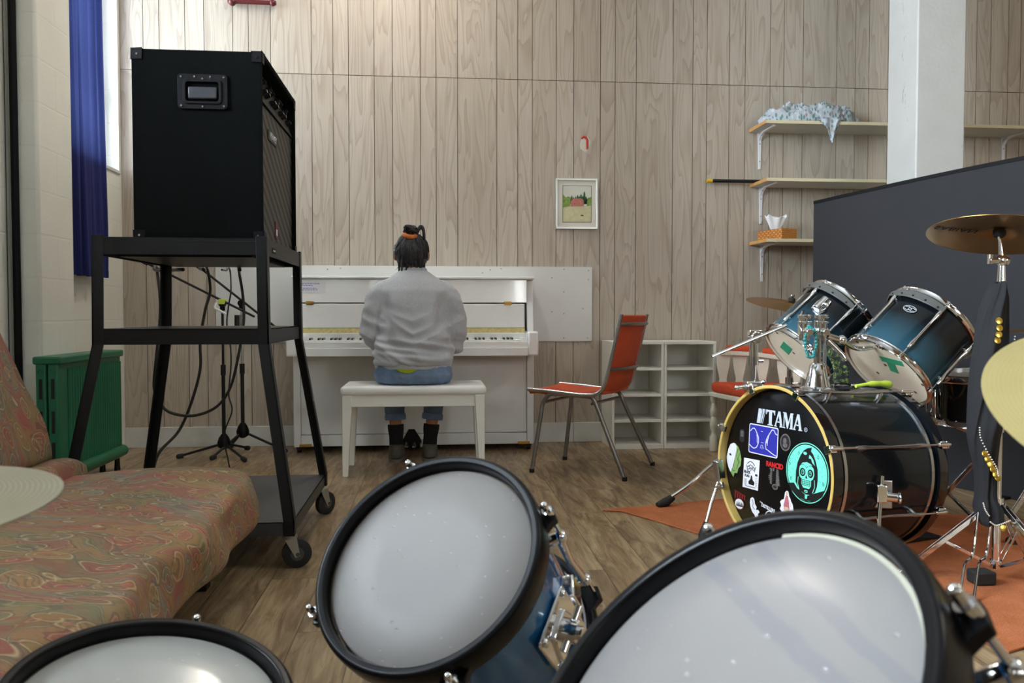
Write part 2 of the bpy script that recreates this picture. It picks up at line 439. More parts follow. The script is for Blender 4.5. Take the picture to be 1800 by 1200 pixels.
def paisley_mat():
    m = NT('paisley_cover'); v0 = m.co()
    wn = m.noise(v0, 5.5, 2, .5)
    sc_ = m.n('ShaderNodeVectorMath', operation='SCALE'); sc_.inputs['Scale'].default_value = .16
    sub = m.n('ShaderNodeVectorMath', operation='SUBTRACT'); sub.inputs[1].default_value = (.5,.5,.5)
    m.l(wn.outputs['Color'], sub.inputs[0]); m.l(sub.outputs[0], sc_.inputs[0])
    ad = m.n('ShaderNodeVectorMath', operation='ADD'); m.l(v0, ad.inputs[0]); m.l(sc_.outputs[0], ad.inputs[1]); v = ad.outputs[0]
    mp = m.n('ShaderNodeMapping'); mp.inputs['Scale'].default_value = (1., 2.0, 1.3); m.l(v, mp.inputs['Vector']); v = mp.outputs[0]
    a = m.noise(v, 3.4, 2, .45, .8); b = m.noise(v, 16, 3, .5, 1.2)
    pal = [(0, srgb(120,92,72)), (.14, srgb(116,118,96)), (.28, srgb(148,122,80)), (.42, srgb(158,92,84)), (.55, srgb(112,122,118)), (.67, srgb(150,76,72)), (.80, srgb(156,128,88)), (.90, srgb(104,108,82))]
    def cells(scale):
        vo = m.n('ShaderNodeTexVoronoi'); vo.inputs['Scale'].default_value = scale; vo.inputs['Randomness'].default_value = 1.; m.l(v, vo.inputs['Vector'])
        sp = m.n('ShaderNodeSeparateColor'); m.l(vo.outputs['Color'], sp.inputs[0]); return vo.outputs['Distance'], sp
    d1_, s1_ = cells(8.5); d2_, s2_ = cells(20.)
    soft = m.ramp(m.noise(v, 2.2, 2).outputs['Fac'], [(.35, srgb(140,116,84)), (.46, srgb(142,100,86)), (.55, srgb(120,120,100)), (.64, srgb(150,96,86))])
    c = m.mix(.55, soft, m.ramp(a.outputs['Fac'], [(0, srgb(126,96,72)), (.38, srgb(118,118,88)), (.45, srgb(150,126,84)), (.50, srgb(152,90,82)), (.56, srgb(122,126,116)), (.62, srgb(156,126,88))], 'CONSTANT'))
    # big teardrops with cream and dark rims, smaller ones between
    inner = m.ramp(d1_, [(.0, 1.), (.40, 1.), (.42, 0.)]); c = m.mix(m.math('MULTIPLY', inner, .62), c, m.ramp(s1_.outputs[0], pal, 'CONSTANT'))
    core = m.ramp(d1_, [(.0, 1.), (.20, 1.), (.22, 0.)]); c = m.mix(m.math('MULTIPLY', core, .55), c, m.ramp(s1_.outputs[1], pal, 'CONSTANT'))
    rim = m.ramp(d1_, [(.19, 0.), (.205, 1.), (.225, 0.), (.385, 0.), (.41, 1.), (.435, 0.)]); c = m.mix(m.math('MULTIPLY', rim, .7), c, srgb(190,184,148))
    wv_ = m.n('ShaderNodeTexWave', wave_type='BANDS', bands_direction='DIAGONAL'); wv_.inputs['Scale'].default_value = 24; wv_.inputs['Distortion'].default_value = 7; wv_.inputs['Detail'].default_value = 1; wv_.inputs['Detail Scale'].default_value = .6; m.l(v, wv_.inputs['Vector'])
    ht = m.math('MULTIPLY', m.ramp(wv_.outputs['Fac'], [(.0, 1.), (.22, 1.), (.34, 0.)]), m.math('MULTIPLY', m.ramp(s1_.outputs[2], [(.35, 0.), (.4, 1.)]), m.ramp(d1_, [(.36, 1.), (.40, .35)]))); c = m.mix(m.math('MULTIPLY', ht, .5), c, srgb(88,88,80))
    rim2 = m.ramp(d1_, [(.435, 0.), (.46, 1.), (.485, 0.)]); c = m.mix(m.math('MULTIPLY', rim2, .5), c, srgb(72,80,84))
    sm = m.math('MULTIPLY', m.ramp(d2_, [(.0, 1.), (.26, 1.), (.30, 0.)]), m.ramp(s2_.outputs[2], [(.45, 0.), (.5, 1.)])); c = m.mix(m.math('MULTIPLY', sm, .5), c, m.ramp(s2_.outputs[0], pal, 'CONSTANT'))
    fr = m.math('FRACT', m.math('MULTIPLY', a.outputs['Fac'], 12.))
    c = m.mix(m.math('MULTIPLY', m.ramp(fr, [(.0, 1.), (.06, 1.), (.12, 0.)]), .45), c, srgb(82,84,82))
    c = m.mix(m.math('MULTIPLY', m.ramp(fr, [(.12, 0.), (.17, 1.), (.24, 0.)]), .4), c, srgb(186,174,134))
    pb = m.ramp(m.math('FRACT', m.math('MULTIPLY', b.outputs['Fac'], 7.)), [(.0, 1.), (.12, 0.)])
    c = m.mix(m.math('MULTIPLY', pb, .3), c, srgb(92,72,68))
    c = m.mix(1., c, (1.20,1.09,1.0), 'MULTIPLY')
    m.set(Base_Color=c, Roughness=.75)
    wr = m.noise(m.co((1,1.6,1)), 9, 4, .55, 1.); wv = m.noise(m.co(), 500, 2)
    m.bump(m.math('ADD', wr.outputs['Fac'], m.math('MULTIPLY', wv.outputs['Fac'], .03)), .45, .02); return m.mat
MAT['paisley'] = paisley_mat()

def carpet_black():
    m = NT('black_amp_carpet'); a = m.noise(m.co(), 420, 4, .8)
    m.set(Base_Color=m.ramp(a.outputs['Fac'], [(.3, (.002,.0025,.0025)), (.75, (.006,.007,.007))]), Roughness=.95); m.bsdf.inputs['Specular IOR Level'].default_value = .08
    m.bump(a.outputs['Fac'], .9, .004); return m.mat
MAT['amp_carpet'] = carpet_black()
def grille_mat():
    m = NT('amp_grille'); w = m.n('ShaderNodeTexWave', wave_type='BANDS', bands_direction='DIAGONAL'); w.inputs['Scale'].default_value = 13; m.l(m.co((0, .5, 1)), w.inputs['Vector'])
    m.set(Base_Color=m.ramp(w.outputs['Fac'], [(.35, (.004,.004,.004)), (.65, (.07,.07,.062))]), Roughness=.5, Metallic=.3); m.bump(w.outputs['Fac'], .5, .003); return m.mat
MAT['amp_grille'] = grille_mat()
def sweater_mat():
    m = NT('grey_marl_sweatshirt'); a = m.noise(m.co((1,1,2.5)), 150, 3, .7); b = m.noise(m.co(), 9, 3)
    c = m.ramp(a.outputs['Fac'], [(.3, srgb(158,161,167)), (.7, srgb(194,196,202))])
    m.set(Base_Color=m.mix(.15, c, m.ramp(b.outputs['Fac'], [(.3, srgb(140,142,146)), (.7, srgb(186,187,190))])), Roughness=.9)
    m.bsdf.inputs['Sheen Weight'].default_value = .25
    m.bump(a.outputs['Fac'], .15, .003); return m.mat
MAT['sweater'] = sweater_mat()
def denim_mat():
    m = NT('blue_denim'); a = m.noise(m.co((1,1,1)), 200, 3, .7); b = m.noise(m.co(), 12, 3)
    m.set(Base_Color=m.mix(.5, m.ramp(a.outputs['Fac'], [(.3, srgb(82,106,138)), (.7, srgb(122,144,172))]), m.ramp(b.outputs['Fac'], [(.3, srgb(84,108,140)), (.7, srgb(128,148,174))])), Roughness=.85)
    m.bump(a.outputs['Fac'], .2, .002); return m.mat
MAT['denim'] = denim_mat()
def hair_mat():
    m = NT('dark_hair'); a = m.noise(m.co((1,1,.25)), 90, 4, .7, 1.)
    m.set(Base_Color=m.ramp(a.outputs['Fac'], [(.35, (.006,.006,.008)), (.6, (.022,.020,.024)), (.75, (.09,.09,.10))]), Roughness=.42); m.bump(a.outputs['Fac'], .6, .006); return m.mat
MAT['hair'] = hair_mat()
def head_mat(name, c, dents, rough=.22):
    m = NT(name); v = m.co(); a = m.noise(v, 5, 4)
    m.set(Base_Color=m.ramp(a.outputs['Fac'], [(.3, tuple(x*.94 for x in c)), (.7, c)]), Roughness=rough)
    vo = m.n('ShaderNodeTexVoronoi'); vo.inputs['Scale'].default_value = 52; m.l(m.co((1,1.7,1), (0,0,R(30))), vo.inputs['Vector'])
    sp = m.n('ShaderNodeSeparateColor'); m.l(vo.outputs['Color'], sp.inputs[0])
    pick = m.ramp(sp.outputs[0], [(1-dents, 0.), (min(1, 1-dents+.02), 1.)])
    d = m.math('MULTIPLY', m.ramp(vo.outputs['Distance'], [(.05, 1.), (.17, 0.)]), pick)
    cr = m.math('MULTIPLY', m.math('MULTIPLY', m.ramp(vo.outputs['Distance'], [(.06, 0.), (.10, 1.), (.14, 0.)]), pick), .5)  # pale crescents on dent rims: caught light put into the colour
    m.l(m.mix(cr, m.bsdf.inputs['Base Color'].links[0].from_socket, tuple(min(.85, x*2.2) for x in c)), m.bsdf.inputs['Base Color'])
    f = m.noise(v, 260, 2)
    m.bump(m.math('ADD', m.math('MULTIPLY', d, -.5), m.math('MULTIPLY', f.outputs['Fac'], .06)), .4, .003)
    return m.mat
MAT['drum_head'] = head_mat('coated_drum_head', srgb(122,117,113), .5, .50)
MAT['drum_head_smooth'] = head_mat('clear_coated_drum_head', srgb(186,186,181), .2, .15)
MAT['drum_head_streaked'] = head_mat('streaked_drum_head', srgb(137,133,131), .26, .30)
def streak(mat):
    t = mat.node_tree; m = NT.__new__(NT); m.mat = mat; m.t = t; m.bsdf = t.nodes['Principled BSDF']; m._co = None
    src = m.bsdf.inputs['Base Color'].links[0].from_socket; v = m.co()
    wv = m.noise(m.co((1,1,1)), 9., 3); sp = m.n('ShaderNodeSeparateXYZ'); m.l(v, sp.inputs[0]); fac = None
    for (ax, ay), (bx, by), wd in STREAKS:
        ln = math.hypot(bx-ax, by-ay); nx, ny = -(by-ay)/ln, (bx-ax)/ln
        d = m.math('ADD', m.math('MULTIPLY', sp.outputs[0], nx), m.math('MULTIPLY', sp.outputs[1], ny))
        d = m.math('ABSOLUTE', m.math('ADD', m.math('SUBTRACT', d, nx*ax+ny*ay), m.math('MULTIPLY_ADD', wv.outputs['Fac'], .02, -.01)))
        al = m.math('ADD', m.math('MULTIPLY', sp.outputs[0], (bx-ax)/ln), m.math('MULTIPLY', sp.outputs[1], (by-ay)/ln))
        a0 = (ax*(bx-ax)+ay*(by-ay))/ln
        e1_ = m.n('ShaderNodeMapRange', interpolation_type='SMOOTHSTEP'); e1_.inputs[1].default_value = wd*1.1; e1_.inputs[2].default_value = wd*.6; m.l(d, e1_.inputs[0])
        e2_ = m.n('ShaderNodeMapRange', interpolation_type='SMOOTHSTEP'); e2_.inputs[1].default_value = a0-.02; e2_.inputs[2].default_value = a0+.02; m.l(al, e2_.inputs[0])
        f = m.math('MULTIPLY', e1_.outputs[0], e2_.outputs[0]); fac = f if fac is None else m.math('MAXIMUM', fac, f)
    m.l(m.mix(m.math('MULTIPLY', fac, .36), src, srgb(112,112,120)), m.bsdf.inputs['Base Color'])
streak(MAT['drum_head_streaked'])

def acrylic_mat():
    m = NT('blue_drum_shell'); a = m.noise(m.co((1,1,.5)), 7, 4, .6, .6)
    m.set(Base_Color=m.ramp(a.outputs['Fac'], [(.3, srgb(22,78,138)), (.6, srgb(40,112,166)), (.8, srgb(70,150,180))]), Roughness=.14, Metallic=.35, Coat_Weight=.7); return m.mat
MAT['blue_shell'] = acrylic_mat()
def fade_mat(name, lo, hi, z0, z1):
    """lacquer that fades from teal at z0 to black at z1 along the shell"""
    m = NT(name); sp = m.n('ShaderNodeSeparateXYZ'); tc = m.n('ShaderNodeTexCoord'); m.l(tc.outputs['Object'], sp.inputs[0])
    mr = m.n('ShaderNodeMapRange'); mr.inputs['From Min'].default_value = z0; mr.inputs['From Max'].default_value = z1; m.l(sp.outputs[2], mr.inputs['Value'])
    m.set(Base_Color=m.ramp(mr.outputs[0], [(0, lo), (.35, tuple(.55*x+.45*y for x, y in zip(lo, hi))), (.8, hi)]), Roughness=.20, Coat_Weight=.3, Metallic=.15); m.bsdf.inputs['Specular IOR Level'].default_value = .35; return m.mat
MAT['tom_fade'] = fade_mat('teal_to_black_lacquer', srgb(46,90,108), (.005,.007,.009), -.27, -.06)
MAT['bass_fade'] = fade_mat('black_to_teal_lacquer', srgb(14,40,50), (.005,.006,.008), -.52, -.2)

def cymbal_mat(name, c, rough=.3, ring=.10):
    m = NT(name); tc = m.n('ShaderNodeTexCoord'); w = m.n('ShaderNodeTexWave', wave_type='RINGS', rings_direction='Z')
    w.inputs['Scale'].default_value = 70; w.inputs['Distortion'].default_value = 1.5; w.inputs['Detail'].default_value = 3; m.l(tc.outputs['Object'], w.inputs['Vector'])
    a = m.noise(m.co(), 6, 4)
    m.set(Base_Color=m.mix(m.math('MULTIPLY', w.outputs['Fac'], ring), m.ramp(a.outputs['Fac'], [(.3, c), (.7, tuple(min(1, x*1.15) for x in c))]), tuple(x*.7 for x in c)), Roughness=rough, Metallic=1.)
    m.bump(w.outputs['Fac'], .05, .001); return m.mat
MAT['cymbal'] = cymbal_mat('bronze_cymbal', srgb(168,128,70))
MAT['cymbal_pale'] = cymbal_mat('pale_brass_cymbal', srgb(222,208,150), .5)
MAT['cymbal_silver'] = cymbal_mat('silvery_cymbal', srgb(206,202,176), .36, .5)

def rug_mat():
    m = NT('rust_orange_rug'); a = m.noise(m.co(), 9, 4); w = m.n('ShaderNodeTexChecker'); 
    b = m.noise(m.co((1,1,1)), 240, 2, .6)
    m.set(Base_Color=m.mix(m.ramp(b.outputs['Fac'], [(.4, .35), (.6, 0.)]), m.ramp(a.outputs['Fac'], [(.3, srgb(168,98,60)), (.7, srgb(188,114,74))]), srgb(120,64,38)), Roughness=.95)
    m.bump(b.outputs['Fac'], .6, .004); m.bsdf.inputs['Specular IOR Level'].default_value = .2; return m.mat
MAT['rug'] = rug_mat()
def screen_mat():
    m = NT('charcoal_screen_felt'); a = m.noise(m.co(), 300, 3, .7); b = m.noise(m.co(), 3, 3)
    m.set(Base_Color=m.mix(.5, m.ramp(a.outputs['Fac'], [(.3, srgb(28,28,32)), (.7, srgb(39,39,43))]), m.ramp(b.outputs['Fac'], [(.3, srgb(29,30,34)), (.7, srgb(37,37,41))])), Roughness=.85); m.bump(a.outputs['Fac'], .2, .002); return m.mat
MAT['screen'] = screen_mat()
def print_cloth():
    m = NT('leaf_print_cloth'); v = m.co((1,1,1)); wv = m.noise(v, 20, 2)
    vo = m.n('ShaderNodeTexVoronoi'); vo.inputs['Scale'].default_value = 36; mp = m.co((1.8, 1, .8), (.3, .5, .7)); m.l(mp, vo.inputs['Vector'])
    sp = m.n('ShaderNodeSeparateColor'); m.l(vo.outputs['Color'], sp.inputs[0])
    colr = m.ramp(sp.outputs[0], [(0, srgb(84,128,118)), (.40, srgb(104,124,140)), (.66, srgb(176,140,126)), (.76, srgb(196,202,204))], 'CONSTANT')
    mask = m.ramp(vo.outputs['Distance'], [(.36, 1.), (.46, 0.)])
    m.set(Base_Color=m.mix(m.math('MULTIPLY', mask, .9), srgb(176,183,190), colr), Roughness=.85); return m.mat
MAT['print_cloth'] = print_cloth()
def tissue_box_mat():
    m = NT('orange_patterned_card'); ch = m.n('ShaderNodeTexBrick'); m.l(m.co((1,1,1), (R(90),0,0)), ch.inputs['Vector'])
    for k, v in (('Scale', 1.), ('Brick Width', .011), ('Row Height', .013), ('Mortar Size', .002)): ch.inputs[k].default_value = v
    ch.inputs['Color1'].default_value = (*srgb(198,128,52), 1); ch.inputs['Color2'].default_value = (*srgb(212,148,66), 1); ch.inputs['Mortar'].default_value = (*srgb(160,94,36), 1)
    m.set(Base_Color=ch.outputs['Color'], Roughness=.6); return m.mat
MAT['tissue_box'] = tissue_box_mat()
def cloth_black():
    m = NT('black_scarf'); a = m.noise(m.co(), 380, 3, .7)
    m.set(Base_Color=m.ramp(a.outputs['Fac'], [(.3, (.003,.003,.004)), (.7, (.012,.012,.015))]), Roughness=.85); m.bump(a.outputs['Fac'], .3, .002); return m.mat
MAT['black_scarf'] = cloth_black()
def board_mat():
    m = NT('white_hardboard'); a = m.noise(m.co(), 4, 4); m.set(Base_Color=m.ramp(a.outputs['Fac'], [(.3, srgb(214,214,210)), (.7, srgb(221,221,218))]), Roughness=.4); return m.mat
MAT['board'] = board_mat()
def glass_mat():
    m = NT('window_glass'); m.set(Base_Color=(1., 1., 1.), Roughness=0., Transmission_Weight=1.); m.bsdf.inputs['IOR'].default_value = 1.02; return m.mat
MAT['glass'] = glass_mat()
# Music room with an upright piano, its player, two drum kits, a cart with an amplifier and a sofa.
LW1, LW2, LF, LC, WS, EXPO = 70., 400., 30., 9., 3.5, 0.48
TAPE = dict(l0=(-.04,-.035), lr=-.45, r0=(.07,-.055), rr0=.2, r1=(.05,-.025), rr1=1.9, dots=[(-.06,.015),(.018,-.032),(.138,.055),(.068,.10),(-.04,-.143)], ldots=[(-.01,-.009),(-.01,-.12)])
# ------------------------------------------------------------------ room
def pane_mat():
    m = NT('clear_pane'); tr = m.n('ShaderNodeBsdfTransparent'); tr.inputs['Color'].default_value = (.96,.98,.98,1)
    gl = m.n('ShaderNodeBsdfGlossy'); gl.inputs['Roughness'].default_value = .02
    fr = m.n('ShaderNodeFresnel'); fr.inputs['IOR'].default_value = 1.45; mx = m.n('ShaderNodeMixShader')
    m.l(fr.outputs[0], mx.inputs[0]); m.l(tr.outputs[0], mx.inputs[1]); m.l(gl.outputs[0], mx.inputs[2]); m.l(mx.outputs[0], m.out.inputs['Surface']); return m.mat
MAT['pane'] = pane_mat()
YW, XL, XR, YF, ZC = 5.335, -1.93, 5.2, -3.4, 3.6
f = MB(); f.box(XL-.25, YF-.2, -.1, XR+.2, YW+.2, 0); struct('floor', f, MAT['floor'])
f = MB(); f.box(XL-.25, YF-.2, ZC, XR+.2, YW+.2, ZC+.12); struct('ceiling', f, MAT['plaster_ceiling'])
# far wall: boards with open grooves in front of a dark backing
gx = [-1.79,-1.694,-1.539,-1.425,-1.252,-1.157,-1.022,-.772,-.639,-.543,-.383,-.269,-.094,.006,.143,.394,.529,.624,.779,.893,1.068,1.165,1.304,1.549,1.682,1.776,1.927,2.035,2.205,2.298,2.43,2.662,2.792,2.887,3.02,3.15,3.26,3.39,3.53,3.645,3.747,3.872,3.962,4.08,4.2,4.36,4.5,4.62,4.76,4.9,5.03]
xs = [XL] + gx + [XR]
w = MB()
w.box(XL-.05, YW+.006, 0, XR+.2, YW+.15, ZC, 1)
for a, b in zip(xs[:-1], xs[1:]):
    for z0, z1 in ((.0, 2.338), (2.342, 3.6)):
        g = .002
        w.add([(a+g, YW, z0), (b-g, YW, z0), (b-g, YW, z1), (a+g, YW, z1), (a+g, YW+.006, z0), (b-g, YW+.006, z0), (b-g, YW+.006, z1), (a+g, YW+.006, z1)],
              [(0,1,2,3), (0,3,7,4), (1,5,6,2), (3,2,6,7), (0,4,5,1)], 0)
struct('wall_back', w, [MAT['panel'], MAT['panel_groove']])
# left wall with the window opening next to the far corner and another nearer the camera
WZ0, WZ1 = 1.69, 3.2
w = MB(); t = .25
ops = [(.2, 2.4), (4.42, 5.30)]
prev = YF
for a, b in ops:
    w.box(XL-t, prev, 0, XL, a, ZC); w.box(XL-t, a, 0, XL, b, WZ0); w.box(XL-t, a, WZ1, XL, b, ZC); prev = b
w.box(XL-t, prev, 0, XL, YW+.15, ZC)
struct('wall_left', w, MAT['block'])
w = MB(); w.box(-1.93, 3.97, 0, -1.80, 4.335, ZC); struct('pillar_left', w, MAT['block'], bevel=.015)
for i, (a, b) in enumerate(ops):
    w = MB(); x0, x1 = XL-.17, XL-.11; e = .045
    w.box(x0, a, WZ0, x1, b, WZ0+e); w.box(x0, a, WZ1-e, x1, b, WZ1); w.box(x0, a, WZ0, x1, a+e, WZ1); w.box(x0, b-e, WZ0, x1, b, WZ1)
    w.box(x0, a, 2.13, x1, b, 2.17)
    if i == 0: w.box(x0, 1.28, WZ0, x1, 1.33, WZ1)
    fr = struct('window_%d' % (2-i), w, MAT['trim_white'])
    g = MB(); g.box(XL-.142, a+e, WZ0+e, XL-.138, b-e, WZ1-e); g.build('glass_pane', MAT['pane'], fr)
    s_ = MB(); s_.box(XL-.11, a, WZ0-.001, XL+.012, b, WZ0+.02); s_.build('window_sill', MAT['trim_white'], fr, bevel=.004)
w = MB(); w.box(XR, YF, 0, XR+.2, YW+.15, ZC); struct('wall_right', w, MAT['brown_board'])
# wall behind the camera with three high windows, the widest added for its light
w = MB(); fo = [(-1.26, -1.02), (1.28, 1.54), (2.9, 4.3)]; prev = XL-t
fz0, fz1 = 1.6, 3.1
for a, b in fo:
    w.box(prev, YF-.2, 0, a, YF, ZC); w.box(a, YF-.2, 0, b, YF, fz0); w.box(a, YF-.2, fz1, b, YF, ZC); prev = b
w.box(prev, YF-.2, 0, XR+.2, YF, ZC); struct('wall_front', w, MAT['brown_board'])
for i, (a, b) in enumerate(fo):
    w = MB(); e = .04; y0, y1 = YF-.14, YF-.08
    w.box(a, y0, fz0, b, y1, fz0+e); w.box(a, y0, fz1-e, b, y1, fz1); w.box(a, y0, fz0, a+e, y1, fz1); w.box(b-e, y0, fz0, b, y1, fz1)
    fr = struct('window_%d' % (3+i), w, MAT['trim_white'])
    g = MB(); g.box(a+e, YF-.112, fz0+e, b-e, YF-.108, fz1-e); g.build('glass_pane', MAT['pane'], fr)
# baseboard in three lengths
w = MB()
for a, b in ((XL, -.2), (-.199, .895), (.896, XR)): w.box(a, YW-.012, 0, b-.0015, YW, .128)
struct('baseboard_back', w, MAT['trim_white'], bevel=.003)
# concrete column
w = MB(); w.box(2.66, 4.40, 0, 2.945, 4.70, ZC)
struct('column', w, MAT['concrete'], bevel=.008)
# ------------------------------------------------------------------ on the far wall
b = MB(); b.box(-1.37, YW-.012, .658, 1.015, YW-.0008, 1.142)
bd = thing('backing_board', 'wide white hardboard sheet fixed to the panelled wall behind the piano', 'board', (-.18, YW, .658))
b.build('sheet', MAT['board'], bd, bevel=.002)
for x, z in [(-1.3,1.12),(-1.05,1.12),(-.68,1.118),(-.6,1.125),(.35,1.12),(.42,1.128),(.83,1.125),(.99,1.118),(.83,.98),(.99,1.06),(.83,.84),(.75,1.07),(.75,.85),(.83,.68),(.985,.68),(.955,.87),(.3,1.10),(-1.3,.68),(-1.0,.68),(-1.33,.9)]:
    s_ = MB(); s_.cyl((x, YW-.0118, z), (x, YW-.0150, z), .0042, n=8); s_.build('screw', MAT['steel_grey'], bd)
t = thing('framed_picture', 'small landscape painting of a red barn in a thin silver frame on the panelled wall', 'picture', (.912, YW, 1.385))
x0, x1, z0, z1, y1, y0 = .775, 1.048, 1.386, 1.713, YW, YW-.022
b = MB(); e = .013
b.box(x0, y0, z0, x1, y1, z0+e); b.box(x0, y0, z1-e, x1, y1, z1); b.box(x0, y0, z0+e, x0+e, y1, z1-e); b.box(x1-e, y0, z0+e, x1, y1, z1-e)
b.build('frame', MAT['frame_silver'], t, bevel=.002)
b = MB(); b.box(x0+e, YW-.012, z0+e, x1-e, YW-.002, z1-e); b.build('mat_board', MAT['mat_board'], t)
px0, px1, pz0, pz1 = .822, 1.006, 1.432, 1.664
b = MB(); b.box(px0-.003, YW-.0132, pz0-.003, px1+.003, YW-.012, pz1+.003, 5); b.box(px0, YW-.0140, pz0, px1, YW-.0131, pz1, 0)
F = lambda u, v: (px0+(px1-px0)*u, pz0+(pz1-pz0)*v)
def patch(pts, lay, mi):
    k = len(pts); y = YW-.0140-.0004*lay
    b.add([(F(u, v)[0], y, F(u, v)[1]) for u, v in pts], [tuple(range(k))], mi)
patch([(0,0),(1,0),(1,.42),(.7,.47),(.3,.42),(0,.46)], 1, 1)
patch([(.0,.40),(.25,.44),(.27,.68),(.18,.71),(.1,.68),(.0,.76)], 3, 3)
for i, (u, h) in enumerate([(.24,.70),(.31,.74),(.38,.70),(.45,.72),(.52,.76),(.58,.73),(.64,.79),(.70,.74),(.76,.86),(.82,.72),(.87,.66)]):
    patch([(u-.055,.50),(u+.055,.50),(u+.03,h-.06),(u,h),(u-.03,h-.06)], 2, 2)
patch([(.27,.43),(.74,.45),(.74,.60),(.66,.66),(.36,.65),(.27,.57)], 4, 4)
patch([(.84,.44),(1,.46),(1,.70),(.88,.67)], 3, 3)
patch([(.62,.17),(.74,.16),(.72,.20),(.64,.20)], 3, 2)
patch([(.10,.33),(.17,.33),(.16,.36),(.12,.37)], 3, 0)
b.build('painting', [MAT['paint_sky'], MAT['paint_field'], MAT['paint_tree'], MAT['paint_bush'], MAT['paint_barn'], MAT['dark_grey']], t, flat=True)
# red mark left on the wall
t = thing('wall_mark', 'torn scrap of sticker with a red hooked stroke on the wall above the picture', 'sticker', (.974, YW, 1.90))
b = MB(); b.prism([(.938,1.905),(.955,1.895),(.975,1.882),(.992,1.90),(1.000,1.93),(1.005,1.955),(.985,1.985),(.955,1.985),(.940,1.96),(.932,1.93)], .0006, Matrix(((1,0,0,0),(0,0,1,YW-.0008),(0,1,0,0),(0,0,0,1)))); b.build('paper_scrap', simple('pale_scrap', srgb(210,209,200), .8, var=.06, vscale=60), t)
b = MB(); b.tube([(.945,YW-.0012,1.972),(.958,YW-.0012,1.984),(.972,YW-.0012,1.98),(.981,YW-.0012,1.965),(.981,YW-.0012,1.905)], .0078, 6); b.build('red_stroke', MAT['scrap_red'], t)
# maroon fitting at the very top of the view
t = MB(); t.tube([(-1.27, YW-.03, 2.765), (-.98, YW-.03, 2.762)], .014, 10); t.ball((-1.245, YW-.03, 2.76), .024); t.ball((-1.0, YW-.03, 2.762), .02)
tag(t.build('coat_rail', MAT['maroon']), 'dark maroon rail high on the panelled wall, above the loudspeaker', 'rail')

# wall shelves with brackets
def bracket(x, zt, par, depth=.24, drop=.24):
    b = MB(); y = YW-.001
    b.bar((x, y-.004, zt-.001), (x, y-.004, zt-drop), .026, .008, (0,1,0), w2=.016)
    pts = [(x, y-.006, zt-.05), (x, y-.03, zt-.022), (x, y-.08, zt-.008), (x, y-depth, zt-.004)]
    for p, q in zip(pts[:-1], pts[1:]): b.bar(p, q, .02, .009)
    b.bar((x, y, zt-.003), (x, y-depth, zt-.003), .02, .005)
    o = b.build('bracket', MAT['bracket'], par, bevel=.0015)
    for dz in (.075, drop-.05):
        s_ = MB(); s_.cyl((x, y-.008, zt-dz), (x, y-.0105, zt-dz), .0042, n=8); s_.build('screw', MAT['steel_grey'], o)
def shelf(zt, x0, x1, lab, brk, th=.020):
    t = thing('wall_shelf', lab, 'shelf', ((x0+x1)/2, YW, zt), 'white shelves on the panelled wall')
    b = MB(); y0 = 5.055
    b.box(x0, y0, zt-th, x1, YW-.0005, zt); b.build('board', MAT['shelf_white'], t)
    b = MB(); b.box(x0-.0015, y0, zt-th, x0, YW-.0005, zt); b.build('raw_edge', MAT['shelf_edge'], t)
    b = MB(); b.box(x0, y0-.0015, zt-th+.0005, x1, y0, zt-.0005); b.build('front_edge', simple('cream_edge', srgb(214,202,166), .4), t)
    for x in brk: bracket(x, zt-th, t)
    return t
shelf(2.052, 2.065, 4.6, 'topmost white wall shelf, holding a crumpled print cloth', [2.135, 3.845])
shelf(1.692, 2.075, 2.95, 'middle white wall shelf with a black pole lying on it', [2.146])
shelf(1.311, 2.075, 2.95, 'lowest white wall shelf, carrying a tissue box', [2.158])
b = MB(); b.cyl((1.80, 5.285, 1.7045), (2.80, 5.27, 1.7045), .0115, n=12); po = b.build('pole', MAT['black_metal'])
tag(po, 'thin black pole with a yellow tip sticking out past the middle shelf', 'pole')
b = MB(); b.cyl((1.765, 5.2855, 1.7045), (1.80, 5.285, 1.7045), .0135, n=12); b.build('yellow_tip', MAT['yellow_tip'], po)
# tissue box
t = thing('tissue_box', 'orange tissue box with a white tissue pulled up, on the lowest shelf', 'tissue box', (2.20, 5.15, 1.311))
b = MB(); b.T = Matrix.Translation((2.20, 5.188, 1.3115)) @ Matrix.Rotation(R(-72), 4, 'Z'); b.box(-.115, -.06, 0, .115, .06, .066); b.build('box', MAT['tissue_box'], t, bevel=.002)
b = MB(); T = Matrix.Translation((2.185, 5.18, 1.3775))
def tis(u, v):
    a = 2*math.pi*u; r = .026 + .036*v**.9
    return T @ V((r*1.15*math.cos(a)*(1+.10*math.sin(3*a+1)*v), r*.30*math.sin(a)*(1+.5*math.cos(5*a)*v), v*(.088+.006*math.sin(2*a+.6)+.008*math.sin(5*a))))
b.grid(tis, 40, 12, wrap=True); o = b.build('tissue', MAT['tissue'], t); mod(o, 'SOLIDIFY', thickness=.0012)
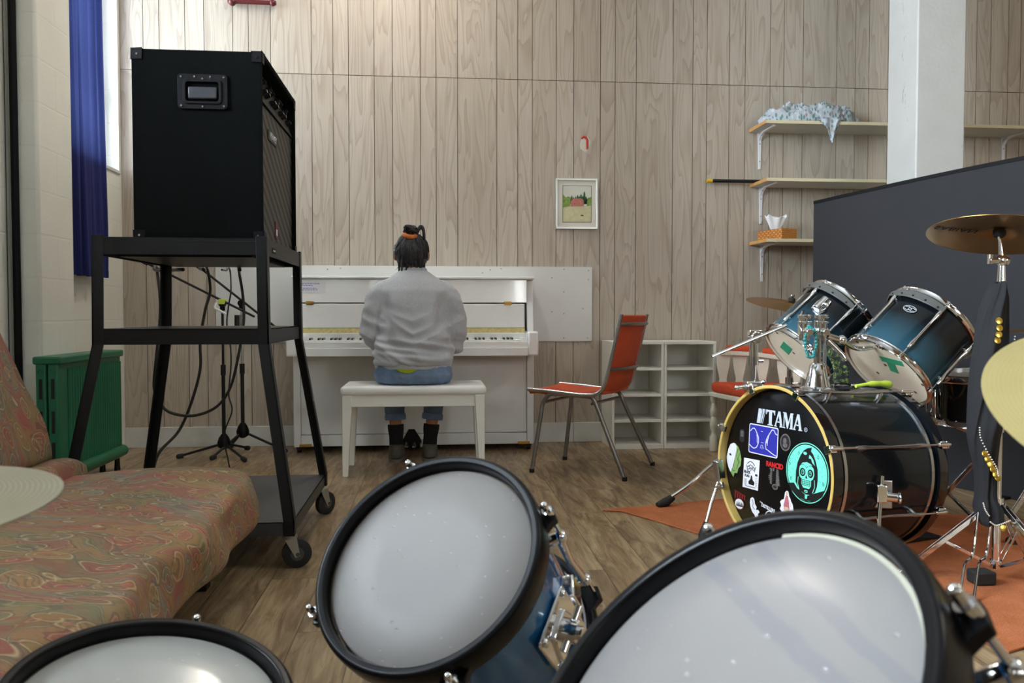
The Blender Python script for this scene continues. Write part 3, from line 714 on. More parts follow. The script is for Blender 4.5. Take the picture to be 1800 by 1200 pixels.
# crumpled cloth on the top shelf
b = MB()
def pile(u, v):      # heap: a folded lump with ridged creases
    a = 2*math.pi*u; ph = math.pi/2*v; cx_, cy_ = 2.40, 5.185
    c_, s_ = math.cos(a), math.sin(a); rx_ = .31 if c_ > 0 else .32
    rr_ = math.cos(ph); qx, qy = c_*rr_, s_*rr_
    rg = 1 - abs(N3.noise((qx*3.4+4, qy*2.2, 1.4)))*2.2; rg2 = 1 - abs(N3.noise((qx*8+1, qy*5+3, 4.)))*2.2; fine = N3.noise((qx*17, qy*11+3, 7.))
    k = 1 + .34*(rg-.4) + .26*(rg2-.4) + .12*fine
    z = math.sin(ph)**.6*(.098 + .03*N3.noise((qx*1.7+9, qy*1.7, 2.)))*k
    return V((cx_ + rx_*c_*math.cos(ph)**.75*(.8+.2*k), min(max(cy_ + .118*s_*math.cos(ph)**.6*(.9+.1*k), 5.060), 5.325), 2.0550 + max(0, z)))
b.grid(pile, 170, 60, wrap=True)
def hang(u, v):      # the corner that hangs over the edge
    x = 2.39 + .17*u + v*.012 + (.5-u)*.10*v*1.1
    z = 2.075 - .165*v*(1-.55*abs(u-.55)*2) if v > .12 else 2.075
    y = 5.075 - .034*min(1, v/.15) + .010*math.sin(u*13+v*3)*(1-.3*v)
    return V((x, min(y, 5.048) if v > .14 else y, z))
b.grid(hang, 36, 30)
o = b.build('print_cloth', MAT['print_cloth'], angle=80); mod(o, 'SOLIDIFY', thickness=.0015)
tag(o, 'crumpled white cloth with teal leaf print heaped on the topmost shelf', 'cloth')

# conduit, curtain
b = MB(); b.cyl((-1.895, 3.955, .0), (-1.895, 3.955, ZC), .017, n=14)
tag(b.build('conduit_pipe', MAT['black_plastic']), 'thin dark conduit running up the white block wall', 'pipe')
b = MB(); b.tube(bez([(-1.918,3.93,ZC),(-1.915,3.915,2.4),(-1.918,3.925,1.9),(-1.914,3.915,1.4),(-1.918,3.92,0)], 8), .0022, 6)
tag(b.build('wall_cable', MAT['wire']), 'thin black cable stapled beside the dark conduit', 'cable')
cu = thing('curtain', 'dark blue curtain hanging half across the bright window by the loudspeaker', 'curtain', (-1.85, 4.6, 1.04))
b = MB()
def crt(u, v):
    z = 1.04 + v*2.16; y = 4.372 + u*(.52 - .055*v)
    ph = u*27 + .9*math.sin(v*3); x = -1.862 + .026*math.sin(ph)*(.75+.25*math.sin(5*u)) + .012*math.sin(2.1*ph+v*2)
    return V((x, y + .008*math.sin(ph*1.3+v), z))
b.grid(crt, 140, 24); o = b.build('drape', MAT['curtain'], cu, angle=80); 
b = MB(); b.grid(lambda u, v: crt(u, v*.018) + V((.0015, 0, 0)), 140, 3); b.build('hem', MAT['curtain'], cu, angle=80)
b = MB(); b.cyl((-1.865, 4.35, 3.215), (-1.865, 5.30, 3.215), .011, n=12); b.build('curtain_rod', MAT['black_metal'], cu)
# ------------------------------------------------------------------ piano
PN = thing('upright_piano', 'white lacquered upright piano against the far wall', 'piano', (-.13, 5.05, 0))
PL, PR, PB = -.852, .600, 5.318      # outer sides and back
L = MAT['white_lacquer']
for x0, x1 in ((PL, PL+.042), (PR-.042, PR)):
    b = MB()
    prof = [(5.045, .035), (PB, .035), (PB, 1.05), (5.10, 1.05), (5.052, .735), (5.052, .60), (5.045, .60)]
    b.prism(prof, x1-x0, Matrix(((0,0,1,x0),(1,0,0,0),(0,1,0,0),(0,0,0,1)))); b.build('side_panel', L, PN, bevel=.006)
def pbox(name, x0, y0, z0, x1, y1, z1, m=L, bev=.003, par=PN):
    q = MB(); q.box(x0, y0, z0, x1, y1, z1); return q.build(name, m, par, bevel=bev)
pbox('lower_panel', PL+.042, 5.062, .108, PR-.042, 5.08, .595)
pbox('bottom_rail', PL+.042, 5.056, .036, PR-.042, 5.08, .105)
pbox('back_frame', PL+.042, 5.25, .04, PR-.042, PB-.002, 1.04, MAT['white_paint'])
pbox('key_bed', PL+.062, 4.803, .592, PR-.062, 5.06, .640, bev=.003)
for x0, x1 in ((PL, PL+.06), (PR-.06, PR)): pbox('cheek_block', x0, 4.80, .592, x1, 5.050, .734, bev=.010)
pbox('key_slip', PL+.06, 4.812, .640, PR-.06, 4.834, .676)
pbox('key_block', PL+.06, 4.836, .640, PL+.098, 4.985, .700); pbox('key_block', PR-.098, 4.836, .640, PR-.06, 4.985, .700)
# fallboard, folded open against the upper panel
def slab(name, x0, x1, ya, za, yb, zb, th, m=L, bev=.003):
    q = MB(); d = V((0, yb-ya, zb-za)).normalized(); nrm = V((0, d.z, -d.y))*th
    q.hexa([(x0,ya,za),(x1,ya,za),(x1,ya+nrm.y,za+nrm.z),(x0,ya+nrm.y,za+nrm.z),(x0,yb,zb),(x1,yb,zb),(x1,yb+nrm.y,zb+nrm.z),(x0,yb+nrm.y,zb+nrm.z)])
    return q.build(name, m, PN, bevel=bev)
slab('fallboard', PL+.06, PR-.06, 5.014, .752, 5.0165, .897, .016)
up = slab('upper_panel', PL+.045, PR-.045, 5.026, .905, 5.038, 1.045, .016)
slab('felt_strip', PL+.06, PR-.06, 4.998, .722, 5.010, .751, .008, MAT['gold_felt'], 0)
pbox('name_rail', PL+.06, 4.984, .64, PR-.06, 5.02, .722)
pbox('lid', PL-.004, 5.024, 1.047, PR+.004, PB+.004, 1.064, bev=.006)
for x in (-.745, .437):
    q = MB(); q.box(x-.022, 5.011, .890, x+.022, 5.030, .911); q.cyl((x-.022, 5.010, .9005), (x+.022, 5.010, .9005), .0045, n=8); q.build('hinge', MAT['brass'], PN)
for x in (-.40, .155):
    q = MB(); q.tube([(x, 5.02, .772), (x, 4.985, .765), (x, 4.955, .762)], [.007, .010, .013], 12); q.build('fallboard_knob', MAT['steel_grey'], PN)
# 52 white and 36 black keys
kx0, kx1 = PL+.099, PR-.099; kw = (kx1-kx0)/52
wk = bk = None; names = 'ABCDEFG'
for i in range(52):
    x = kx0 + kw*i
    if wk is None:
        q = MB(); q.box(x+.0004, 4.838, .662, x+kw-.0004, 4.986, .684); wk = q.build('white_key', MAT['key_white'], PN, bevel=.001)
    else: k = dup(wk, loc=(kw*i, 0, 0), parent=PN)
    if names[i % 7] in 'ACDFG' and i < 51:
        if bk is None:
            q = MB(); xx = kx0+kw; q.hexa([(xx-.0055,4.886,.684),(xx+.0055,4.886,.684),(xx+.0055,4.986,.684),(xx-.0055,4.986,.684),(xx-.0045,4.894,.696),(xx+.0045,4.894,.696),(xx+.0045,4.986,.696),(xx-.0045,4.986,.696)])
            bk = q.build('black_key', MAT['key_black'], PN, bevel=.001); bk0 = 0; bki = i
        else: dup(bk, loc=(kw*(i-bki), 0, 0), parent=PN)
# paper notice with violet writing
q = MB(); T = frame((-.745, 5.0332, .995), (0, -.140, .012), (1,0,0)); q.T = T; q.box(-.09, -.033, 0, .09, .033, .0006); lab = q.build('paper_notice', MAT['sticker_white'], up)
q = MB(); q.T = T; rnd0 = random.Random(11)      # rows of small violet print, too small to read
for y_, x_end in ((.022,.05),(.012,.01),(-.006,.03),(-.016,.045)):
    x_ = -.082
    while x_ < x_end:
        w_ = rnd0.uniform(.006, .016); q.box(x_, y_-.0022, .0006, x_+w_, y_+.0022, .0009); x_ += w_ + .004
q.build('print_rows', MAT['purple_ink'], lab)
for x in (PL+.03, PR-.03):
    for y in (5.07, 5.27):
        q = MB(); q.cyl((x-.012, y, .016), (x+.012, y, .016), .016, n=16); q.box(x-.016, y-.012, .02, x+.016, y+.012, .036); q.build('caster', MAT['black_metal'], PN)
for x in (PL+.055, PR-.075): pbox('brass_plate', x-.022, 5.040, .036, x+.05, 5.056, .052, MAT['brass'], .001)
for x in (-.175, -.13, -.085):
    q = MB(); q.tube([(x, 5.06, .065), (x, 5.0, .055), (x, 4.95, .05)], [.008, .010, .006], 8, flat=True); q.hexa([(x-.009,4.90,.045),(x+.009,4.90,.045),(x+.012,4.99,.052),(x-.012,4.99,.052),(x-.009,4.90,.051),(x+.009,4.90,.051),(x+.012,4.99,.060),(x-.012,4.99,.060)])
    q.build('pedal', MAT['chrome_dull'], PN, bevel=.002)
q = MB(); q.prism([(-.10,0),(.10,0),(.065,.05),(.02,.10),(-.03,.10),(-.07,.05)], .004, Matrix(((.7,0,0,-.145),(0,0,1,5.048),(0,1,0,.036),(0,0,0,1)))); q.build('pedal_plate', MAT['black_metal'], PN)

# ------------------------------------------------------------------ bench
BN = thing('piano_bench', 'white piano bench with padded vinyl seat under the pianist', 'bench', (-.115, 4.45, 0))
q = MB(); q.box(-.488, 4.265, .418, .262, 4.625, .466); q.build('seat', MAT['white_vinyl'], BN, bevel=.02, seg=4)
for a, c in (((-.47,4.285),(.243,4.303)), ((-.47,4.59),(.243,4.608)), ((-.47,4.285),(-.452,4.608)), ((.225,4.285),(.243,4.608))):
    q = MB(); q.box(a[0], a[1], .358, c[0], c[1], .419); q.build('apron', MAT['white_paint'], BN, bevel=.002)
for sx in (-1, 1):
    for sy in (-1, 1):
        cx = -.1135 + sx*.349; cy = 4.4465 + sy*.157; q = MB()
        ix, iy = cx - sx*.026, cy - sy*.026; ox, oy = cx + sx*.026*.6, cy + sy*.026*.6
        a, bb = sorted((cx + sx*.0165, cx - sx*.0335)); c, d = sorted((cy + sy*.0165, cy - sy*.0335))
        e, f_ = sorted((cx + sx*.0165, cx - sx*.012)); g, h = sorted((cy + sy*.0165, cy - sy*.012))
        q.hexa([(e,g,0),(f_,g,0),(f_,h,0),(e,h,0),(a,c,.38),(bb,c,.38),(bb,d,.38),(a,d,.38)]); q.box(a, c, .38, bb, d, .419)
        q.build('leg', MAT['white_paint'], BN, bevel=.003)

# ------------------------------------------------------------------ pianist, seen from behind
PE = thing('person', 'person in a grey sweatshirt and rolled jeans playing the white piano, back turned', 'person', (-.115, 4.45, 0))
def loft(q, rings, n=28):
    """rings: (centre, rx, ry, tilt) stacked along z"""
    vs, fs = [], []
    for (c, rx, ry, pw) in rings:
        for j in range(n):
            a = 2*math.pi*j/n; ca, sa = math.cos(a), math.sin(a)
            x = rx*math.copysign(abs(ca)**pw, ca); y = ry*math.copysign(abs(sa)**pw, sa)
            vs.append(V(c) + V((x, y, 0)))
    k = len(rings)
    for i in range(k-1):
        for j in range(n):
            j2 = (j+1) % n; fs.append((i*n+j, i*n+j2, (i+1)*n+j2, (i+1)*n+j))
    fs.append(tuple(range(n-1, -1, -1))); fs.append(tuple((k-1)*n+j for j in range(n)))
    q.add(vs, fs)
px, py = -.118, 4.42
# body: one skin surface, grown together by remeshing
q = MB()
loft(q, [((px,py+.02,.475),.165,.125,.9),((px,py+.02,.56),.168,.12,.9),((px,py+.02,.68),.140,.10,.9),((px,py+.035,.82),.150,.105,.9),((px,py+.06,.95),.165,.10,.9),((px,py+.08,1.02),.13,.08,1),((px,py+.09,1.06),.07,.06,1)])
q.tube([(px, py+.09, 1.03), (px-.003, py+.115, 1.10), (px-.006, py+.130, 1.14)], [.062, .053, .052], 18)
hx, hy, hz = px-.012, py+.130, 1.160
q.ball((hx, hy, hz+.012), (.073, .092, .098), 24, 16)
q.ball((hx, hy+.045, hz-.055), (.052, .048, .055), 18, 12)                # jaw
q.ball((hx, hy+.098, hz-.02), (.012, .016, .022), 10, 8)                  # nose
q.ball((hx, hy+.087, hz-.062), (.024, .010, .008), 10, 8)                 # lips
q.ball((hx, hy+.078, hz+.018), (.052, .014, .010), 12, 8)                 # brow
for s in (-1, 1): q.ball((hx+s*.088, hy+.000, hz-.006), (.011, .020, .030), 10, 8)   # ears
arm = {}
for s in (-1, 1):
    sh = V((px+s*.145, py+.07, .955)); el = V((px+s*.225, py+.10, .715)); wr = V((px+s*.155, py+.345, .735))
    q.tube(bez([sh, (sh+el)/2, el, (el+wr)/2, wr], 4), [.048-.015*i/16 for i in range(17)], 14)
    hand = V((px+s*.135, py+.43, .728)); d = (hand-wr).normalized(); side = V((1,0,0))
    q.tube([wr, wr+d*.03, wr+d*.065, wr+d*.088], [.027, .032, .034, .026], 12)
    for k, (o_, ln) in enumerate(((-.027,.062),(-.010,.072),(.009,.068),(.026,.052))):
        b0 = wr+d*.082+side*o_; q.tube([b0, b0+d*ln*.45+V((0,0,.006)), b0+d*ln*.8+V((0,0,-.010)), b0+d*ln+V((0,0,-.026))], [.0095,.009,.0082,.007], 8)
    tb = wr+d*.03-side*s*.026; q.tube([tb, tb-side*s*.022+d*.028+V((0,0,-.004)), tb-side*s*.026+d*.056+V((0,0,-.014))], [.012,.0098,.008], 8)
legs = {}
for s, kx, ax in ((-1, px-.125, -.226), (1, px+.125, -.036)):
    hip = V((px+s*.085, py+.02, .568)); kn = V((kx, py+.36, .500)); an = V((ax, 4.745, .10))
    q.tube(bez([hip, (hip+kn)/2, kn, kn*.55+an*.45+V((0,-.01,0)), an], 5), [.088,.084,.078,.072,.068,.066,.068,.064,.060,.056,.052,.050,.049,.047,.045,.042,.039,.036,.034,.032,.032], 16)
    q.tube([an+V((0,-.02,-.035)), an+V((0,.05,-.06)), an+V((0,.15,-.078))], [.034,.034,.024], 12)
    legs[s] = (hip, kn, an)
body = q.build('body', MAT['skin'], PE, angle=180)
mod(body, 'REMESH', mode='VOXEL', voxel_size=.0055, use_smooth_shade=True); mod(body, 'SMOOTH', factor=.5, iterations=3)
# sweatshirt
q = MB()
loft(q, [((px-.002,py+.012,.570),.205,.150,.85),((px-.002,py+.010,.60),.214,.160,.85),((px,py+.012,.66),.206,.152,.85),((px,py+.02,.74),.194,.140,.88),((px,py+.03,.82),.192,.132,.88),((px,py+.045,.90),.194,.128,.88),((px,py+.060,.96),.190,.120,.9),((px,py+.075,1.01),.160,.102,.95),((px,py+.085,1.045),.110,.085,1),((px,py+.095,1.072),.075,.070,1)])
for s in (-1, 1):
    P = bez([(px+s*.115, py+.074, .975), (px+s*.176, py+.068, .925), (px+s*.208, py+.060, .84), (px+s*.220, py+.055, .75), (px+s*.205, py+.09, .695), (px+s*.180, py+.20, .70), (px+s*.160, py+.335, .733)], 4)
    rr = [.060,.064,.068,.071,.072,.072,.070,.069,.068,.067,.067,.067,.066,.066,.065,.064,.062,.060,.058,.054,.050,.046,.042,.039,.037]
    q.tube(P, rr[:len(P)], 16)
sw = q.build('sweatshirt', MAT['sweater'], PE, angle=180)
mod(sw, 'REMESH', mode='VOXEL', voxel_size=.0065, use_smooth_shade=True); mod(sw, 'SMOOTH', factor=.6, iterations=10)
# ribbed hem and neckband
q = MB(); q.lathe([(.196,.545),(.203,.550),(.205,.572),(.200,.582)], 48, Matrix.Translation((px-.002, py+.012, 0)) @ Matrix.Diagonal((1, .76, 1, 1)), closed=False); o = q.build('hem_band', MAT['sweater'], PE)
q = MB(); q.lathe([(.066,1.062),(.072,1.066),(.071,1.080),(.064,1.086),(.060,1.078)], 32, Matrix.Translation((px, py+.098, 0)) @ Matrix.Rotation(0, 4, 'X'), closed=True); q.build('neckband', MAT['sweater'], PE)
q = MB(); q.grid(lambda u, v: V((px-.03 + .12*(u-.5), py+.012-.155*math.cos((u-.5)*.75) - .003, .553 - v*(.020*math.sin(math.pi*u)+.003))), 16, 6); o = q.build('shirt_tail', MAT['lime_shirt'], PE); mod(o, 'SOLIDIFY', thickness=.003)
# jeans
q = MB()
loft(q, [((px,py+.04,.4665),.175,.145,.8),((px,py+.03,.478),.200,.165,.8),((px,py+.022,.515),.212,.168,.85),((px,py+.015,.56),.198,.148,.85),((px,py+.015,.60),.185,.135,.85)])
for s in (-1, 1):
    hip, kn, an = legs[s]
    cf = kn*.40+an*.60; cf.z = .262
    q.tube(bez([hip+V((0,.02,.0)), (hip+kn)/2+V((0,0,.005)), kn, (kn+cf)/2, cf], 5), [.098,.094,.088,.082,.077,.075,.074,.074,.073,.072,.071,.070,.069,.067,.065,.062,.060,.058,.057,.056,.056][:21], 16)
jn = q.build('jeans', MAT['denim'], PE, angle=180)
mod(jn, 'REMESH', mode='VOXEL', voxel_size=.007, use_smooth_shade=True); mod(jn, 'SMOOTH', factor=.5, iterations=4)
for s in (-1, 1):
    hip, kn, an = legs[s]; cf = kn*.40+an*.60; cf.z = .262; dd = (an-kn).normalized()
    q = MB(); q.lathe([(.052,-.004),(.058,-.004),(.060,.01),(.059,.030),(.053,.032)], 28, frame(cf, dd), closed=True); q.build('cuff', MAT['denim'], PE)
    q = MB(); t0 = kn*.24+an*.76; t0.z = .205; q.tube(bez([t0, (t0+an)/2, an+V((0,0,-.01)), an+V((0,.03,-.045))], 4), [.0455]*3+[.044,.042]+[.040]*4+[.039]*4, 16); q.build('sock', MAT['sock'], PE)
    q = MB(); a = an
    loft(q, [((a.x,a.y+.045,.012),.044,.125,.8),((a.x,a.y+.045,.035),.046,.126,.8),((a.x,a.y+.035,.06),.044,.110,.85),((a.x,a.y+.01,.08),.042,.072,.9),((a.x,a.y-.012,.098),.042,.050,.9)])
    sh = q.build('shoe', MAT['shoe'], PE, angle=60); mod(sh, 'SUBSURF', levels=1, render_levels=2)
    q = MB(); loft(q, [((a.x,a.y+.045,.0),.047,.128,.8),((a.x,a.y+.045,.018),.048,.130,.8)]); q.build('sole', MAT['shoe_sole'], sh)
    q = MB()
    for k in range(4): q.bar((a.x-.022, a.y+.05+k*.018, .075-k*.006), (a.x+.022, a.y+.053+k*.018, .075-k*.006), .006, .004)
    q.build('laces', MAT['sock'], sh)
# hair: cap, tied-up knot, loose strands
q = MB()
def cap(u, v):
    a = 2*math.pi*u; ph = R(-40 - 12*abs(math.cos(a)) + (130+12*abs(math.cos(a)))*v); rr = 1.13 + .035*N3.noise((6*math.cos(a), 6*math.sin(a), v*5)) + .03*N3.noise((19*math.cos(a), 19*math.sin(a), v*4))
    x, y, z = math.cos(a)*math.cos(ph), math.sin(a)*math.cos(ph), math.sin(ph)
    if y > .15: z = max(z, -.15 + .75*max(0, y-.15)); 
    zz = z*.092 if z > 0 else z*.098
    return V((hx + .081*rr*x, hy - .006 + .100*rr*y*(1 if y < .3 else .93), hz + .014 + zz*rr))
q.grid(cap, 64, 28, wrap=True)
hair = q.build('hair', MAT['hair'], PE, angle=180)
q = MB(); rnd = random.Random(3)
for k in range(16):
    a0 = rnd.uniform(0, 6.28); c = V((hx-.006, hy-.070, hz+.125)); r0 = rnd.uniform(.010, .024)
    pts = [c + V((r0*1.5*math.cos(a0+i*.9), r0*.9*math.sin(a0+i*.9), .016*math.sin(a0*2+i*1.3)+.006)) for i in range(5)]
    q.tube(bez(pts, 5), .0075, 7)
for sgn, hgt in ((1,.03),(1,.015)):
    q.tube(bez([(hx+.022,hy-.07,hz+.085),(hx+.045,hy-.07,hz+.125+hgt*.6),(hx+.064,hy-.07,hz+.120+hgt*.5),(hx+.070,hy-.065,hz+.075)], 6), .008, 7)
q.build('bun', MAT['hair'], hair)
q = MB()
for st in ([(-.045,-.10,-.03),(-.05,-.095,-.09),(-.042,-.08,-.135)], [(.02,-.105,-.04),(.035,-.10,-.10),(.05,-.09,-.15),(.035,-.085,-.175),(.015,-.088,-.168)], [(.055,-.085,-.02),(.062,-.075,-.10),(.075,-.07,-.128),(.088,-.07,-.125)], [(-.02,-.105,-.06),(-.03,-.09,-.12),(-.028,-.075,-.155)], [(-.065,-.05,-.03),(-.066,-.04,-.11),(-.06,-.04,-.15)], [(.066,-.04,-.02),(.07,-.03,-.11),(.066,-.03,-.15)], [(.045,-.1,-.04),(.05,-.09,-.13),(.06,-.085,-.16)]):
    P = bez([V((hx,hy+.01,hz)) + V(p) for p in st], 6); q.tube(P, [max(.0012, .0085*(1-i/len(P))) for i in range(len(P))], 6)
for k in range(70):       # locks combed up towards the knot
    a0 = rnd.uniform(-2.9, -.25) if k % 5 else rnd.uniform(0, 6.28); p0 = rnd.uniform(-38, 5); pts = []
    for i in range(6):
        f = i/5; ph = R(p0 + (72-p0)*f); a_ = a0 + (-1.57-a0)*f*.75 + .10*math.sin(f*7+k); rr = 1.145 + rnd.uniform(-.02, .03)
        zz = math.sin(ph); pts.append(V((hx+.081*rr*math.cos(a_)*math.cos(ph), hy-.006+.100*rr*math.sin(a_)*math.cos(ph)*.95, hz+.014+(.092 if zz > 0 else .098)*rr*zz)))
    w_ = rnd.uniform(.0028, .0055); P = bez(pts, 4); q.tube(P, [max(.0012, w_*math.sin(math.pi*min(1, .12+.85*i/len(P)))) for i in range(len(P))], 6)
for k in range(14):       # wisps at the nape and temples
    a0 = rnd.uniform(-2.8, -.35); b_ = V((hx+.078*math.cos(a0), hy-.006+.09*math.sin(a0), hz-.045)); d_ = V((rnd.uniform(-.02,.025), rnd.uniform(-.012,.004), -rnd.uniform(.035,.07)))
    P = bez([b_, b_+d_*.5+V((rnd.uniform(-.008,.008),0,0)), b_+d_], 5); q.tube(P, [max(.0008, .0035*(1-i/len(P))) for i in range(len(P))], 5)
q.build('loose_strands', MAT['hair'], hair)
q = MB(); q.lathe([(.030+.011*math.cos(t_), .013*math.sin(t_)) for t_ in [2*math.pi*i/10 for i in range(10)]], 26, frame((hx-.006, hy-.068, hz+.098), (.14,-.45,1)), closed=True); q.build('scrunchie', MAT['scrunchie'], hair)

# ------------------------------------------------------------------ orange chair
CH = thing('chair', 'orange vinyl chair with bent steel legs beside the white cubby shelves', 'chair', (.80, 4.35, 0))
A, B, C_, D = V((.503,4.313,0)), V((.735,4.669,0)), V((.94,4.048,0)), V((1.189,4.448,0))
wd = ((B-A)+(D-C_)).normalized(); fd = V((-wd.y, wd.x, 0))      # fd points to the front
if fd.x > 0: fd = -fd
ctr = (A+B+C_+D)/4
sc0 = ctr + fd*.055
hw = .205
def cp(f, w_, z): p = sc0 + fd*f + wd*w_; return V((p.x, p.y, z))
for s in (-1, 1):
    q = MB(); ft = (A, B)[(s+1)//2]; rr = (C_, D)[(s+1)//2]
    ft = V((ft.x, ft.y, .006)); rr = V((rr.x, rr.y, .006))
    s1 = cp(.155, s*hw*.95, .36); s2 = cp(.125, s*hw*.95, .405); s3 = cp(.08, s*hw*.95, .418); s4 = cp(-.10, s*hw*.95, .412); s5 = cp(-.135, s*hw*.95, .395); s6 = cp(-.155, s*hw*.95, .355)
    q.tube([ft] + bez([ft.lerp(s1,.9), s1, s2, s3, s4, s5, s6, s6.lerp(rr,.1)], 4) + [rr], .0115, 12)
    q.build('leg_frame', MAT['steel_grey'], CH)
    q = MB(); q.tube(bez([cp(.235, s*hw, .437), cp(.10, s*hw, .431), cp(-.08, s*hw, .420), cp(-.165, s*hw, .435), cp(-.205, s*hw, .50), cp(-.235, s*hw, .62), cp(-.285, s*hw, .835)], 6), .0105, 12)
    q.build('seat_back_rail', MAT['chrome_dull'], CH)
    for e in (ft, rr):
        q = MB(); q.cyl((e.x,e.y,0), (e.x,e.y,.02), .0135, n=12); q.build('foot_cap', MAT['black_rubber'], CH)
q = MB()
def seatf(u, v):
    f = .240 - .425*v; w_ = (u-.5)*2*(hw-.008); z = .442 - .020*math.sin(math.pi*min(1, v*1.02)) + .006*(abs(u-.5)*2)**2 - (.02*max(0, (.08-v)/.08)**2)
    return cp(f, w_, z)
q.grid(seatf, 20, 26); o = q.build('seat', MAT['orange_vinyl'], CH); mod(o, 'SOLIDIFY', thickness=.022, offset=-1); mod(o, 'BEVEL', width=.006, segments=2)
q = MB()
def backf(u, v):
    if v < .12: f, z = -.17-.03*v/.12, .435+.045*(v/.12)
    else:
        k = (v-.12)/.88; f, z = -.20-.082*k, .48+.350*k
    return cp(f + .012*math.cos((u-.5)*math.pi)*-1 + .004, (u-.5)*2*(hw-.008), z)
q.grid(backf, 20, 26); o = q.build('backrest', MAT['orange_vinyl'], CH); mod(o, 'SOLIDIFY', thickness=.02, offset=0); mod(o, 'BEVEL', width=.006, segments=2)
for z, f in ((.785, -.292), (.555, -.240)):
    q = MB(); q.tube(bez([cp(f+.012, -hw, z), cp(f-.018, -hw*.6, z), cp(f-.022, 0, z), cp(f-.018, hw*.6, z), cp(f+.012, hw, z)], 4), .009, 8); q.build('back_strap', MAT['steel_grey'], CH)
for f in (.13, -.125):
    q = MB(); q.tube([cp(f, -hw*.95, .375), cp(f, hw*.95, .375)], .008, 10); q.build('cross_bar', MAT['steel_grey'], CH)

# ------------------------------------------------------------------ cubby shelves
def cubby(x0, x1, lab):
    y0, y1, t_ = 5.0, 5.322, .016
    t = thing('cubby_shelf', lab, 'shelf unit', ((x0+x1)/2, 5.16, 0), 'white cubby shelf units')
    def bx(n, *a): q = MB(); q.box(*a); q.build(n, MAT['white_paint'], t, bevel=.0015)
    bx('side_panel', x0, y0, 0, x0+t_, y1, .648); bx('side_panel', x1-t_, y0, 0, x1, y1, .648)
    bx('top', x0, y0-.003, .648, x1, y1, .666)
    for z in (.012, .165, .325, .487): bx('shelf_board', x0+t_, y0+.004, z-.009+.009, x1-t_, y1-.008, z+.017)
    bx('plinth', x0+t_, y0+.003, 0, x1-t_, y0+.02, .012)
    bx('back_panel', x0+t_, y1-.008, .01, x1-t_, y1, .648)
cubby(1.080, 1.406, 'empty four-tier white cubby unit behind the orange chair')
cubby(1.4085, 1.736, 'empty four-tier white cubby unit next to the low white chair')
cub_scraps = None

# ------------------------------------------------------------------ low white chair with a curved back
WC = thing('armchair', 'low white wooden chair with turned legs and red-orange cushion behind the bass drum', 'chair', (1.95, 4.65, 0))
corners = [V((1.685,4.885,0)), V((1.735,4.53,0)), V((2.06,4.47,0)), V((2.105,4.80,0))]     # back left, front left, front right, back right
cm_ = sum(corners, V())/4
for c in corners:
    q = MB(); prof = [(.020,0),(.024,.004),(.024,.09),(.017,.10),(.014,.115),(.022,.14),(.025,.17),(.019,.20),(.013,.212),(.021,.225),(.023,.25),(.016,.28),(.013,.295),(.020,.305),(.022,.335)]
    q.lathe(prof, 20, Matrix.Translation(c)); q.build('leg', MAT['cream_paint'], WC)
def seatslab(name, k, z0, z1, m, bev):
    q = MB(); cc = [cm_ + (c-cm_)*k for c in (corners[0], corners[1], corners[2], corners[3])]
    q.hexa([V((p.x,p.y,z0)) for p in cc] + [V((p.x,p.y,z1)) for p in cc]); q.build(name, m, WC, bevel=bev, seg=4)
seatslab('seat_frame', 1.13, .335, .362, MAT['cream_paint'], .005)
seatslab('cushion', 1.08, .362, .425, MAT['red_cloth'], .022)
arc = bez([(1.735,4.925,.598),(1.85,4.90,.596),(1.97,4.83,.588),(2.07,4.71,.572),(2.115,4.60,.556)], 6)
for k0, k1 in ((0, 10), (10, 24)):
    P_ = arc[k0:k1+1]; q = MB()
    for a_, b_ in zip(P_[:-1], P_[1:]): q.bar(a_, b_, .066, .026)
    q.build('back_rail', MAT['cream_paint'], WC, bevel=.003)
    q = MB(); P2 = P_[2:]; q.tube([p + V((0,0,.020)) for p in P2], [.022] + [.028]*(len(P2)-2) + [.022], 12); q.build('rail_pad', MAT['red_cloth'], WC)
for k in (1, 6, 12, 17, 22):
    p = arc[k]; tg = (arc[min(k+1, len(arc)-1)] - arc[k-1]); tg.z = 0; tg.normalize(); nn_ = V((-tg.y, tg.x, 0)); z0, z1 = .36, p.z-.010; h = z1-z0
    hw_ = [(.034,0),(.038,.06),(.028,.22),(.021,.34),(.026,.46),(.034,.62),(.040,.80),(.042,1.)]
    pts = [(w_, z0+h*f) for w_, f in hw_] + [(-w_, z0+h*f) for w_, f in reversed(hw_)]
    q = MB(); q.prism(pts, .022, Matrix(((tg.x,0,nn_.x,p.x),(tg.y,0,nn_.y,p.y),(0,1,0,0),(0,0,0,1))), z0=-.011); q.build('slat', MAT['cream_paint'], WC, bevel=.003)
# ------------------------------------------------------------------ AV cart
BK = MAT['black_metal']
CT = thing('equipment_cart', 'tall black steel equipment cart on casters carrying the loudspeaker', 'cart', (-.83, 3.13, 0))
tx0, tx1, ty0, ty1, tz = -1.107, -.556, 2.80, 3.50, 1.086
mz = .765; bx0, bx1, by0, by1, bz = -1.205, -.462, 2.725, 3.545, .112
def tray(name, x0, x1, y0, y1, z, lip, top, lipup=0.):
    """steel tray: plate at z with a rim of depth lip"""
    q = MB(); t_ = .003
    q.box(x0, y0, z-.004, x1, y1, z)
    for a in ((x0, y0, x1, y0+t_), (x0, y1-t_, x1, y1), (x0, y0, x0+t_, y1), (x1-t_, y0, x1, y1)): q.box(a[0], a[1], z-lip, a[2], a[3], z+lipup)
    return q.build(name, top, CT, bevel=.0012)
mx0, mx1, my0, my1 = -1.105, -.558, 2.80, 3.50
tray('top_shelf', tx0, tx1, ty0, ty1, tz-.012, .045, BK, .012)
tray('middle_shelf', mx0, mx1, my0, my1, mz+.022, .052, BK)
